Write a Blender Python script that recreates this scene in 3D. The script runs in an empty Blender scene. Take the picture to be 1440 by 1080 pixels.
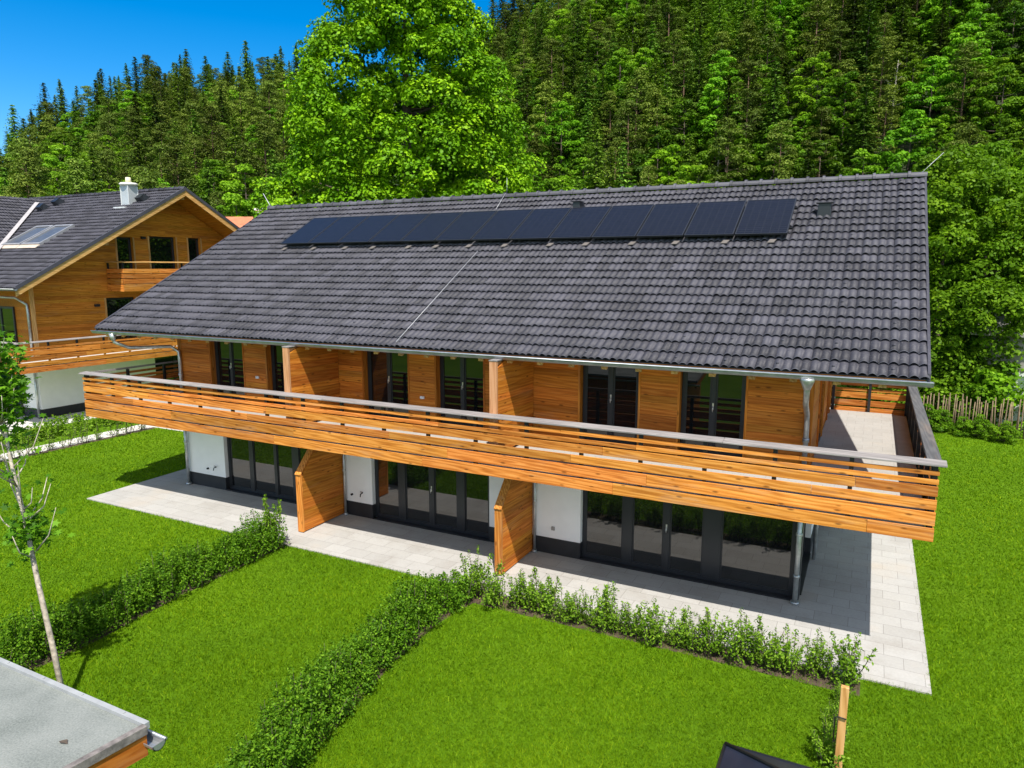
import bpy, math, random
import numpy as np
from mathutils import Vector
R = math.radians
random.seed(7); rng = np.random.default_rng(7)
scene = bpy.context.scene

# ------------------------------------------------------------------ camera
cam_d = bpy.data.cameras.new('camera'); cam = bpy.data.objects.new('camera', cam_d)
scene.collection.objects.link(cam); scene.camera = cam
cam_d.sensor_width = 36; cam_d.lens = 24.975; cam_d.clip_end = 3000; cam_d.clip_start = 0.1
CAM_H = 6.7; PITCH = 9.267; YAW = 26.877
cam.location = (0, 0, CAM_H); cam.rotation_euler = (R(90-PITCH), 0, R(YAW))

# ------------------------------------------------------------------ sky, sun, exposure
SUN = Vector((0.31, -0.49, 1.0)).normalized()
w = bpy.data.worlds.new('World'); scene.world = w; w.use_nodes = True
nt = w.node_tree; nt.nodes.clear()
sky = nt.nodes.new('ShaderNodeTexSky'); sky.sky_type = 'NISHITA'; sky.sun_disc = False
sky.sun_elevation = math.asin(SUN.z); sky.sun_rotation = math.atan2(SUN.x, SUN.y)
sky.altitude = 900; sky.air_density = 1.0; sky.dust_density = 0.1; sky.ozone_density = 3.0
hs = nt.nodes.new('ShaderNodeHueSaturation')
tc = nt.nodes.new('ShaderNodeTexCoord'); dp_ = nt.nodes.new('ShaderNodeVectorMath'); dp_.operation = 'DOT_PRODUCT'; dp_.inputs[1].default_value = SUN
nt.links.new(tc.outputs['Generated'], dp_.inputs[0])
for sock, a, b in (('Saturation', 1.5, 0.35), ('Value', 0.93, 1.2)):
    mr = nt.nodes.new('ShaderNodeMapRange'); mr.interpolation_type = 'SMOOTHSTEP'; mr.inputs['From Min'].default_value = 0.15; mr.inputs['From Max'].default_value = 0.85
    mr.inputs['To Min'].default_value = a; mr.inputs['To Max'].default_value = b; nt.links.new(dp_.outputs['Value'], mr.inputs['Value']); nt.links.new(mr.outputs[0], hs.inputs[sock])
bg = nt.nodes.new('ShaderNodeBackground'); bg.inputs['Strength'].default_value = 0.14
wo = nt.nodes.new('ShaderNodeOutputWorld')
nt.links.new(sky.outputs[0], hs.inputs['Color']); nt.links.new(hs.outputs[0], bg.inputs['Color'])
nt.links.new(bg.outputs[0], wo.inputs['Surface'])
sd = bpy.data.lights.new('sun', 'SUN'); sd.energy = 4.9; sd.angle = R(0.5); sd.color = (1, 0.95, 0.87)
so = bpy.data.objects.new('sun', sd); scene.collection.objects.link(so)
so.rotation_euler = (-SUN).to_track_quat('-Z', 'Y').to_euler()
vs = scene.view_settings; vs.view_transform = 'Standard'; vs.look = 'None'; vs.exposure = 0.53; vs.gamma = 1
scene.cycles.max_bounces = 6; scene.cycles.transparent_max_bounces = 6

# ------------------------------------------------------------------ helpers
def tag(o, label=None, cat=None, group=None, kind=None):
    if label: o['label'] = label
    if cat: o['category'] = cat
    if group: o['group'] = group
    if kind: o['kind'] = kind
    return o

def empty(name, loc, label, cat, group=None, rz=0, sc=1):
    o = bpy.data.objects.new(name, None); scene.collection.objects.link(o)
    o.location = loc; o.rotation_euler = (0, 0, rz); o.scale = (sc,)*3 if not hasattr(sc, '__len__') else sc
    return tag(o, label, cat, group)

def link(name, me, parent=None):
    o = bpy.data.objects.new(name, me); scene.collection.objects.link(o)
    if parent: o.parent = parent
    return o

def root_loc(p):
    while p and p.parent: p = p.parent
    return np.array(p.location) if p else np.zeros(3)

def np_mesh(name, V, F, rnd=None, mats=(), midx=None, smooth=False):
    """V (n,3), F (m,k) array of faces of one size, rnd per face"""
    V = np.asarray(V, np.float32); F = np.asarray(F, np.int32); k = F.shape[1]
    me = bpy.data.meshes.new(name); me.vertices.add(len(V)); me.vertices.foreach_set('co', V.ravel())
    me.loops.add(F.size); me.loops.foreach_set('vertex_index', F.ravel())
    me.polygons.add(len(F)); me.polygons.foreach_set('loop_start', np.arange(0, F.size, k, dtype=np.int32))
    if rnd is not None:
        a = me.attributes.new('rnd', 'FLOAT', 'FACE'); a.data.foreach_set('value', np.asarray(rnd, np.float32))
    for m in mats: me.materials.append(m)
    if midx is not None: me.polygons.foreach_set('material_index', np.asarray(midx, np.int32))
    me.update(calc_edges=True); me.validate()
    if smooth: me.polygons.foreach_set('use_smooth', np.ones(len(F), bool))
    return me

class MB:
    """collects shapes in world coordinates; build() links ONE mesh"""
    def __init__(s): s.v = []; s.f = []; s.r = []; s.sm = []
    def add(s, vs, fs, r=None, sm=False):
        r = random.random() if r is None else r; b = len(s.v); s.v += [tuple(v) for v in vs]
        for f in fs: s.f.append([b+i for i in f]); s.r.append(r); s.sm.append(sm)
        return s
    def box(s, x0, x1, y0, y1, z0, z1, r=None):
        x0, x1 = min(x0, x1), max(x0, x1); y0, y1 = min(y0, y1), max(y0, y1); z0, z1 = min(z0, z1), max(z0, z1)
        vs = [(x, y, z) for z in (z0, z1) for y in (y0, y1) for x in (x0, x1)]
        return s.add(vs, [(0,2,3,1),(4,5,7,6),(0,1,5,4),(2,6,7,3),(0,4,6,2),(1,3,7,5)], r)
    def hexa(s, p, r=None):   # 8 points: bottom 4 ccw, top 4 ccw
        return s.add(p, [(3,2,1,0),(4,5,6,7),(0,1,5,4),(1,2,6,5),(2,3,7,6),(3,0,4,7)], r)
    def prism(s, poly, d, r=None):   # planar polygon of 3-d points extruded by the vector d
        n = len(poly); a = [Vector(p) for p in poly]; d = Vector(d); vs = a+[p+d for p in a]
        fs = [tuple(range(n-1, -1, -1)), tuple(range(n, 2*n))]+[(i, (i+1) % n, n+(i+1) % n, n+i) for i in range(n)]
        return s.add(vs, fs, r)
    def tube(s, pts, rad, n=8, r=None, cap=True):
        pts = [Vector(p) for p in pts]; rad = rad if hasattr(rad, '__len__') else [rad]*len(pts); vs = []; fs = []
        up = None
        for i, p in enumerate(pts):
            t = (pts[min(i+1, len(pts)-1)]-pts[max(i-1, 0)]).normalized()
            if up is None: up = t.orthogonal()
            a = (up-t*up.dot(t)).normalized(); b = t.cross(a); up = a
            for k in range(n):
                q = 2*math.pi*k/n; vs.append(p+(a*math.cos(q)+b*math.sin(q))*rad[i])
        for i in range(len(pts)-1):
            for k in range(n):
                fs.append((i*n+k, i*n+(k+1) % n, (i+1)*n+(k+1) % n, (i+1)*n+k))
        s.add(vs, fs, r, True)
        if cap:
            b = len(s.v)-len(vs); m = len(pts)-1
            s.f.append([b+k for k in range(n-1, -1, -1)]); s.f.append([b+m*n+k for k in range(n)]); s.r += [0.5]*2; s.sm += [False]*2
        return s
    def build(s, name, mat, parent=None, bevel=0):
        off = root_loc(parent); me = bpy.data.meshes.new(name)
        me.from_pydata([(v[0]-off[0], v[1]-off[1], v[2]-off[2]) for v in s.v], [], s.f)
        a = me.attributes.new('rnd', 'FLOAT', 'FACE'); a.data.foreach_set('value', s.r)
        me.polygons.foreach_set('use_smooth', s.sm); me.materials.append(mat); me.update()
        o = link(name, me, parent)
        if bevel:
            b = o.modifiers.new('bevel', 'BEVEL'); b.width = bevel; b.segments = 1; b.limit_method = 'ANGLE'
        return o

# pixel helper: horizontal direction of an image column (1440-wide photograph) and distance to ground point
_y = R(YAW)
FH = np.array([-math.sin(_y), math.cos(_y), 0]); RT = np.array([math.cos(_y), math.sin(_y), 0])
def az(px): return math.atan((px-720)/1012.2)
def polar(a, d): p = (FH*math.cos(a)+RT*math.sin(a))*d; return float(p[0]), float(p[1])

# ------------------------------------------------------------------ materials
def mat(name):
    m = bpy.data.materials.new(name); m.use_nodes = True; t = m.node_tree; b = t.nodes['Principled BSDF']
    return m, t, b
def N(t, k, **kw):
    n = t.nodes.new(k)
    for a, v in kw.items(): setattr(n, a, v)
    return n
def L(t, a, b): t.links.new(a, b)
def ramp(t, fac, stops):
    r = N(t, 'ShaderNodeValToRGB'); e = r.color_ramp.elements
    while len(e) < len(stops): e.new(0.5)
    for q, (p, c) in zip(e, stops): q.position = p; q.color = (*c, 1)
    L(t, fac, r.inputs[0]); return r.outputs[0]
def noise(t, vec, scale, detail=4, rough=0.55):
    n = N(t, 'ShaderNodeTexNoise'); n.inputs['Scale'].default_value = scale; n.inputs['Detail'].default_value = detail
    n.inputs['Roughness'].default_value = rough
    if vec is not None: L(t, vec, n.inputs['Vector'])
    return n.outputs[0]
def mathn(t, op, a, b=None):
    n = N(t, 'ShaderNodeMath', operation=op)
    for i, v in enumerate((a, b)):
        if v is None: continue
        if isinstance(v, (int, float)): n.inputs[i].default_value = v
        else: L(t, v, n.inputs[i])
    return n.outputs[0]
def mixc(t, f, a, b, mode='MIX'):
    n = N(t, 'ShaderNodeMix', data_type='RGBA', blend_type=mode)
    for i, v in ((0, f), (6, a), (7, b)):
        if isinstance(v, (int, float)): n.inputs[i].default_value = v
        elif isinstance(v, tuple): n.inputs[i].default_value = (*v, 1)
        else: L(t, v, n.inputs[i])
    return n.outputs[2]
def mapped(t, scale, coord='Object', add=None):
    c = N(t, 'ShaderNodeTexCoord').outputs[coord]
    if add is not None:
        v = N(t, 'ShaderNodeVectorMath', operation='ADD'); L(t, c, v.inputs[0]); L(t, add, v.inputs[1]); c = v.outputs[0]
    m = N(t, 'ShaderNodeMapping'); m.inputs['Scale'].default_value = scale; L(t, c, m.inputs[0]); return m.outputs[0]
def bump(t, b, h, strength, dist=0.01):
    n = N(t, 'ShaderNodeBump'); n.inputs['Strength'].default_value = strength; n.inputs['Distance'].default_value = dist
    L(t, h, n.inputs['Height']); L(t, n.outputs[0], b.inputs['Normal'])
def rndv(t): return N(t, 'ShaderNodeAttribute', attribute_name='rnd').outputs['Fac']

def wood(name, axis, lo, mid, hi, rough=0.6, knots=0.75, spread=0.5, weather=0.25):
    m, t, b = mat(name); r = rndv(t)
    cv = N(t, 'ShaderNodeCombineXYZ')
    for i, k in enumerate((37.1, 53.7, 71.3)): L(t, mathn(t, 'MULTIPLY', r, k), cv.inputs[i])
    sc = [9, 9, 9]; sc[axis] = 0.55
    v = mapped(t, sc, add=cv.outputs[0])
    g = noise(t, v, 2.2, 6, 0.65)
    g2 = N(t, 'ShaderNodeTexWave', wave_type='BANDS', bands_direction='DIAGONAL')
    g2.inputs['Scale'].default_value = 0.9; g2.inputs['Distortion'].default_value = 9; g2.inputs['Detail'].default_value = 3
    g2.inputs['Detail Scale'].default_value = 1.2; L(t, v, g2.inputs['Vector'])
    f = mathn(t, 'ADD', mathn(t, 'MULTIPLY', g, 0.72), mathn(t, 'MULTIPLY', g2.outputs[1], 0.28))
    c = ramp(t, f, [(0.26, lo), (0.5, mid), (0.76, hi)])
    # board to board tint
    tv = mathn(t, 'ADD', mathn(t, 'MULTIPLY', r, spread), 1-spread/2)
    h = N(t, 'ShaderNodeHueSaturation'); L(t, c, h.inputs['Color']); L(t, tv, h.inputs['Value'])
    L(t, mathn(t, 'ADD', mathn(t, 'MULTIPLY', mathn(t, 'FRACT', mathn(t, 'MULTIPLY', r, 7.7)), 0.014), 0.492), h.inputs['Hue'])
    c = h.outputs[0]
    sk = [8.0, 8.0, 8.0]; sk[axis] = 2.6
    vo = N(t, 'ShaderNodeTexVoronoi'); L(t, mapped(t, sk, add=cv.outputs[0]), vo.inputs['Vector']); vo.inputs['Scale'].default_value = 1.0
    kn = ramp(t, vo.outputs['Distance'], [(0.09, (1, 1, 1)), (0.19, (0, 0, 0))])
    c = mixc(t, mathn(t, 'MULTIPLY', kn, knots), c, tuple(x*0.28 for x in lo))
    big = noise(t, mapped(t, (0.6, 0.6, 0.6)), 1.0, 2)
    c = mixc(t, 0.5, c, ramp(t, big, [(0.3, (0.72, 0.7, 0.68)), (0.7, (1.12, 1.1, 1.05))]), 'MULTIPLY')
    sw = [4, 4, 4]; sw[axis] = 0.5
    we = noise(t, mapped(t, sw), 1.0, 5, 0.7)
    c = mixc(t, mathn(t, 'MULTIPLY', ramp(t, we, [(0.55, (0, 0, 0)), (0.75, (1, 1, 1))]), weather), c, (0.40, 0.27, 0.17))
    L(t, c, b.inputs['Base Color']); b.inputs['Roughness'].default_value = rough
    b.inputs['Specular IOR Level'].default_value = 0.15
    bump(t, b, f, 0.25, 0.004); return m

W_LO, W_MID, W_HI = (0.38, 0.115, 0.012), (0.52, 0.178, 0.021), (0.62, 0.24, 0.038)
WOOD = [wood('larch_along_%s' % 'xyz'[i], i, W_LO, W_MID, W_HI) for i in range(3)]
B_LO, B_MID, B_HI = (0.36, 0.112, 0.016), (0.545, 0.195, 0.033), (0.70, 0.31, 0.075)
BOARD = [wood('balcony_larch_along_%s' % 'xyz'[i], i, B_LO, B_MID, B_HI, knots=0.7, spread=0.55, weather=0.55) for i in range(3)]
N_LO, N_MID, N_HI = (0.38, 0.13, 0.012), (0.54, 0.205, 0.022), (0.64, 0.27, 0.04)
NWOOD = [wood('spruce_cladding_along_%s' % 'xyz'[i], i, N_LO, N_MID, N_HI, knots=0.5, spread=0.35) for i in range(3)]
GREY = [wood('weathered_wood_along_%s' % 'xyz'[i], i, (0.19, 0.178, 0.178), (0.265, 0.248, 0.245), (0.36, 0.337, 0.332), knots=0.2, spread=0.2) for i in range(3)]
BEAM = [wood('pale_beam_along_%s' % 'xyz'[i], i, (0.42, 0.2, 0.06), (0.62, 0.34, 0.12), (0.75, 0.46, 0.2), knots=0.3) for i in range(3)]

PINK = [wood('bleached_larch_along_%s' % 'xyz'[i], i, (0.42, 0.20, 0.085), (0.52, 0.27, 0.13), (0.60, 0.34, 0.18), knots=0.2, spread=0.2) for i in range(3)]
def simple(name, col, rough=0.6, metal=0, nscale=6, var=0.15, bmp=0, spec=0.5):
    m, t, b = mat(name)
    n = noise(t, mapped(t, (1, 1, 1)), nscale, 5)
    c = ramp(t, n, [(0.3, tuple(x*(1-var) for x in col)), (0.7, tuple(min(1, x*(1+var)) for x in col))])
    L(t, c, b.inputs['Base Color']); b.inputs['Roughness'].default_value = rough; b.inputs['Metallic'].default_value = metal
    b.inputs['Specular IOR Level'].default_value = spec
    if bmp: bump(t, b, noise(t, mapped(t, (1, 1, 1)), nscale*12, 4), bmp, 0.01)
    return m
STUCCO = simple('white_render', (0.87, 0.855, 0.82), 0.85, 0, 3, 0.03, 0.25)
PLINTH = simple('anthracite_plinth', (0.02, 0.021, 0.024), 0.6, 0, 4, 0.2, 0.2)
FRAME = simple('anthracite_aluminium', (0.018, 0.02, 0.024), 0.38, 0, 3, 0.1)
STEEL = simple('black_steel', (0.012, 0.012, 0.014), 0.5, 0, 5, 0.15)
ZINC = simple('zinc_sheet', (0.42, 0.44, 0.46), 0.42, 0.75, 5, 0.2)
ZINCPIPE = simple('zinc_pipe', (0.5, 0.52, 0.52), 0.38, 0.7, 7, 0.25)
STUCCO.node_tree.nodes['Principled BSDF'].inputs['Specular IOR Level'].default_value = 0.2
WHITEP = simple('white_plastic', (0.8, 0.8, 0.78), 0.4, 0, 4, 0.03)
CONC = simple('concrete_slab', (0.5, 0.49, 0.46), 0.85, 0, 4, 0.1, 0.2)
BARK = simple('bark', (0.10, 0.075, 0.055), 0.9, 0, 9, 0.5, 0.8)
PALEBARK = simple('pale_bark', (0.46, 0.40, 0.32), 0.85, 0, 14, 0.45, 0.6)
PINEBARK = simple('pine_bark', (0.13, 0.075, 0.045), 0.9, 0, 5, 0.4, 0.5)
SOIL = simple('garden_soil', (0.075, 0.05, 0.032), 0.95, 0, 9, 0.5, 1.0)
HANDLE = simple('steel_handle', (0.7, 0.7, 0.7), 0.3, 0.9, 5, 0.05)
REDTILE = simple('red_roof_tiles', (0.50, 0.16, 0.075), 0.8, 0, 3, 0.2)
GREYWALL = simple('grey_render', (0.32, 0.30, 0.27), 0.85, 0, 2, 0.1)

def m_glass():
    m, t, b = mat('window_glass')
    b.inputs['Base Color'].default_value = (0.006, 0.007, 0.008, 1); b.inputs['Roughness'].default_value = 0.015
    b.inputs['IOR'].default_value = 1.9; b.inputs['Specular IOR Level'].default_value = 0.5
    bump(t, b, noise(t, mapped(t, (1, 1, 1)), 0.9, 1), 0.12, 0.008)
    return m
GLASS = m_glass(); GLASS_UP = m_glass(); GLASS_UP.name = 'upper_window_glass'; GLASS_UP.node_tree.nodes['Principled BSDF'].inputs['IOR'].default_value = 1.62

def m_tile(name, col, rough=0.56):
    m, t, b = mat(name); r = rndv(t)
    n = noise(t, mapped(t, (1, 1, 1)), 1.3, 5); n2 = noise(t, mapped(t, (1, 1, 1)), 30, 3)
    c = ramp(t, n, [(0.3, tuple(x*0.82 for x in col)), (0.7, tuple(x*1.15 for x in col))])
    h = N(t, 'ShaderNodeHueSaturation'); L(t, c, h.inputs['Color'])
    L(t, mathn(t, 'ADD', mathn(t, 'MULTIPLY', r, 0.7), 0.65), h.inputs['Value'])
    c = mixc(t, ramp(t, n2, [(0.57, (0, 0, 0)), (0.72, (0.55, 0.55, 0.55))]), h.outputs[0], (0.15, 0.145, 0.145))
    L(t, c, b.inputs['Base Color']); b.inputs['Specular IOR Level'].default_value = 0.3
    L(t, mathn(t, 'ADD', mathn(t, 'MULTIPLY', n2, 0.25), rough-0.1), b.inputs['Roughness']); return m
TILE = m_tile('slate_grey_roof_tiles', (0.046, 0.045, 0.057))
RIDGE = m_tile('ridge_tiles', (0.085, 0.084, 0.098))  # lighter copy of the tile tone: light on the ridge painted in
TILE_DIM = m_tile('weathered_roof_tiles', (0.046, 0.045, 0.057), 0.6)

def m_panel():
    m, t, b = mat('solar_cells')
    br = N(t, 'ShaderNodeTexBrick', offset=0.0); L(t, mapped(t, (1, 1, 1), 'UV'), br.inputs['Vector'])
    br.inputs['Color1'].default_value = (0.010, 0.011, 0.016, 1); br.inputs['Color2'].default_value = (0.012, 0.013, 0.020, 1)
    br.inputs['Mortar'].default_value = (0.02, 0.021, 0.026, 1); br.inputs['Scale'].default_value = 1
    br.inputs['Mortar Size'].default_value = 0.006; br.inputs['Brick Width'].default_value = 1/6; br.inputs['Row Height'].default_value = 1/18
    L(t, br.outputs[0], b.inputs['Base Color']); b.inputs['Roughness'].default_value = 0.22
    b.inputs['Specular IOR Level'].default_value = 0.15; return m
PANEL = m_panel()

def m_paving(name, bw, bh, c1, c2, mort, off=0.5, rot=0):
    m, t, b = mat(name)
    br = N(t, 'ShaderNodeTexBrick', offset=off)
    v = mapped(t, (1, 1, 1)); v.node.inputs['Rotation'].default_value = (0, 0, rot)
    L(t, v, br.inputs['Vector'])
    br.inputs['Color1'].default_value = (*c1, 1); br.inputs['Color2'].default_value = (*c2, 1); br.inputs['Mortar'].default_value = (*mort, 1)
    br.inputs['Scale'].default_value = 1; br.inputs['Mortar Size'].default_value = 0.004; br.inputs['Mortar Smooth'].default_value = 0.3
    br.inputs['Brick Width'].default_value = bw; br.inputs['Row Height'].default_value = bh
    n = noise(t, mapped(t, (1, 1, 1)), 0.9, 6, 0.65); n2 = noise(t, mapped(t, (1, 1, 1)), 25, 3)
    c = mixc(t, 0.75, br.outputs[0], ramp(t, n, [(0.25, (0.78, 0.74, 0.70)), (0.5, (1, 1, 1)), (0.75, (1.07, 1.06, 1.05))]), 'MULTIPLY')
    st = noise(t, mapped(t, (1, 1, 1)), 0.45, 3)
    c = mixc(t, ramp(t, st, [(0.60, (0, 0, 0)), (0.72, (0.5, 0.5, 0.5))]), c, (0.42, 0.36, 0.29))
    c = mixc(t, 0.35, c, ramp(t, n2, [(0.3, (0.8, 0.8, 0.8)), (0.7, (1.1, 1.1, 1.1))]), 'MULTIPLY')
    L(t, c, b.inputs['Base Color']); b.inputs['Roughness'].default_value = 0.8; b.inputs['Specular IOR Level'].default_value = 0.25
    bump(t, b, mathn(t, 'SUBTRACT', mathn(t, 'MULTIPLY', n2, 0.25), br.outputs[1]), 0.6, 0.006); return m
PAVING = m_paving('concrete_pavers', 0.6, 0.4, (0.365, 0.352, 0.33), (0.415, 0.402, 0.38), (0.22, 0.205, 0.185))
DECKPAV = m_paving('balcony_paving', 0.4, 0.4, (0.37, 0.357, 0.335), (0.395, 0.38, 0.357), (0.30, 0.285, 0.262))
WHITEPAV = m_paving('pale_path_paving', 0.4, 0.4, (0.56, 0.54, 0.50), (0.60, 0.58, 0.545), (0.45, 0.43, 0.4))

def leafmat(name, c_lo, c_mid, c_hi, trans=0.35, rough=0.5, obj_var=0.0):
    m, t, b = mat(name); r = rndv(t)
    c = ramp(t, r, [(0.0, c_lo), (0.55, c_mid), (1.0, c_hi)])
    if obj_var:
        oi = N(t, 'ShaderNodeObjectInfo').outputs['Random']
        h = N(t, 'ShaderNodeHueSaturation'); L(t, c, h.inputs['Color'])
        L(t, mathn(t, 'ADD', mathn(t, 'MULTIPLY', oi, obj_var*1.6), 1-obj_var*0.8), h.inputs['Value'])
        L(t, mathn(t, 'ADD', mathn(t, 'MULTIPLY', mathn(t, 'FRACT', mathn(t, 'MULTIPLY', oi, 13.7)), 0.035*obj_var), 0.5-0.012*obj_var), h.inputs['Hue'])
        c = h.outputs[0]
    L(t, c, b.inputs['Base Color']); b.inputs['Roughness'].default_value = rough; b.inputs['Specular IOR Level'].default_value = 0.1
    tr = N(t, 'ShaderNodeBsdfTranslucent')
    L(t, mixc(t, 1.0, c, (1.15, 1.25, 0.5), 'MULTIPLY'), tr.inputs[0])
    mx = N(t, 'ShaderNodeMixShader'); mx.inputs[0].default_value = trans
    L(t, b.outputs[0], mx.inputs[1]); L(t, tr.outputs[0], mx.inputs[2])
    L(t, mx.outputs[0], t.nodes['Material Output'].inputs['Surface']); return m
LF_MAPLE = leafmat('maple_leaves', (0.04, 0.12, 0.002), (0.125, 0.285, 0.004), (0.28, 0.48, 0.01), 0.16)
LF_TREE = leafmat('tree_leaves', (0.055, 0.13, 0.005), (0.125, 0.26, 0.009), (0.24, 0.42, 0.018), obj_var=0.3)
LF_WOOD = leafmat('woodland_leaves', (0.045, 0.11, 0.004), (0.11, 0.225, 0.008), (0.2, 0.35, 0.016), 0.3, obj_var=0.7)
LF_SPRUCE = leafmat('spruce_needles', (0.045, 0.092, 0.012), (0.092, 0.16, 0.017), (0.165, 0.25, 0.026),  0.12, obj_var=0.95)
LF_PINE = leafmat('pine_needles', (0.065, 0.105, 0.013), (0.12, 0.175, 0.022), (0.185, 0.24, 0.036), 0.15, obj_var=0.6)
LF_HEDGE = leafmat('hedge_leaves', (0.04, 0.11, 0.004), (0.085, 0.2, 0.008), (0.19, 0.35, 0.02), 0.3)
LF_SHRUB = leafmat('young_shrub_leaves', (0.07, 0.16, 0.006), (0.15, 0.29, 0.014), (0.28, 0.43, 0.04), 0.35)
LF_YOUNG = leafmat('young_tree_leaves', (0.04, 0.12, 0.006), (0.09, 0.23, 0.01), (0.18, 0.38, 0.02), 0.4)
LF_GRASS = leafmat('grass_blades', (0.065, 0.14, 0.002), (0.138, 0.265, 0.0025), (0.265, 0.37, 0.008), 0.3, 0.65)
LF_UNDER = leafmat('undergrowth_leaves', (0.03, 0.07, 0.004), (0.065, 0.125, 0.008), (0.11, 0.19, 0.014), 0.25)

def m_lawn():
    m, t, b = mat('lawn_turf'); v = mapped(t, (1, 1, 1))
    a = noise(t, v, 0.35, 4); c = noise(t, v, 7, 5)
    f = mathn(t, 'ADD', mathn(t, 'MULTIPLY', a, 0.6), mathn(t, 'MULTIPLY', c, 0.4))
    L(t, ramp(t, f, [(0.3, (0.055, 0.12, 0.003)), (0.5, (0.085, 0.18, 0.004)), (0.7, (0.13, 0.23, 0.008))]), b.inputs['Base Color'])
    b.inputs['Roughness'].default_value = 0.9; b.inputs['Specular IOR Level'].default_value = 0.1
    bump(t, b, noise(t, v, 60, 4), 0.8, 0.03); return m
LAWN = m_lawn()
FLOOR = simple('forest_floor', (0.028, 0.045, 0.012), 0.95, 0, 0.6, 0.5, 0.5)

# ------------------------------------------------------------------ ground, patio, paths, hill
def sheet(name, pts, z, m, thick=0):
    b = MB()
    if thick: b.prism([(x, y, z-thick) for x, y in pts], (0, 0, thick))
    else: b.add([(x, y, z) for x, y in pts], [tuple(range(len(pts)))])
    return tag(b.build(name, m), kind='structure')
sheet('lawn', [(-900, -600), (900, -600), (900, 1500), (-900, 1500)], 0, LAWN)
sheet('patio', [(-20.2, 12.23), (1.27, 12.23), (1.27, 19.6), (-0.95, 19.6), (-0.95, 14.9), (-18.6, 14.9), (-18.6, 17.0), (-20.3, 17.0)], 0.03, PAVING, 0.06)
sheet('path', [(-27.95, 9.0), (-27.0, 9.0), (-27.0, 19.5), (-20.3, 19.5), (-20.3, 20.6), (-27.95, 20.6)], 0.02, WHITEPAV, 0.05)
sheet('neighbour_patio', [(-50, 15.3), (-31.0, 15.3), (-31.0, 22.5), (-34, 22.5), (-34, 19), (-50, 19)], 0.02, WHITEPAV, 0.05)
sheet('soil', [(-7.0, 5.0), (-6.35, 5.0), (-6.65, 7.6), (-6.93, 9.2), (-6.98, 10.7), (-6.8, 11.68), (0.25, 11.68), (0.25, 12.2), (-7.5, 12.2), (-7.75, 10.5)], 0.006, SOIL)
sheet('soil', [(-13.1, 5.0), (-12.3, 5.0), (-12.15, 7.1), (-12.35, 9.0), (-12.42, 12.2), (-13.1, 12.2)], 0.006, SOIL)
sheet('soil', [(-27.0, 13.0), (-26.75, 13.0), (-26.75, 19.45), (-27.0, 19.45)], 0.006, SOIL)

HK = ([-700, -300, 0, 50, 130, 270, 400, 500, 600, 700, 800, 1000, 1440, 1800, 2600],
      [4, 10, 23, 33, 43, 56, 58, 60, 66, 77, 96, 117, 140, 130, 60])
D0, D1 = 92.0, 250.0
def hill_z(a, d):
    px = 720+1012.2*math.tan(max(-1.2, min(1.2, a))); hr = float(np.interp(px, *HK))
    s = (d-D0)/(D1-D0)
    if s <= 0: return -0.3
    if s <= 1: q = s**0.9
    else: q = 1+0.06*min(1, (d-D1)/80)-max(0, (d-360)/180)
    return hr*q-0.3+1.2*math.sin(a*23+d*0.13)*min(1, max(s, 0)*3)
hv = []; hf = []; na, nd = 90, 60
for i in range(na+1):
    a = -1.15+2.3*i/na
    for j in range(nd+1):
        d = 88+j*(560-88)/nd
        x, y = polar(a, d); hv.append((x, y, hill_z(a, d)))
for i in range(na):
    for j in range(nd):
        k = i*(nd+1)+j; hf.append((k, k+1, k+nd+2, k+nd+1))
ho = link('hillside', np_mesh('hillside', hv, hf, np.zeros(len(hf)), [FLOOR], smooth=True)); tag(ho, kind='structure')

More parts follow.
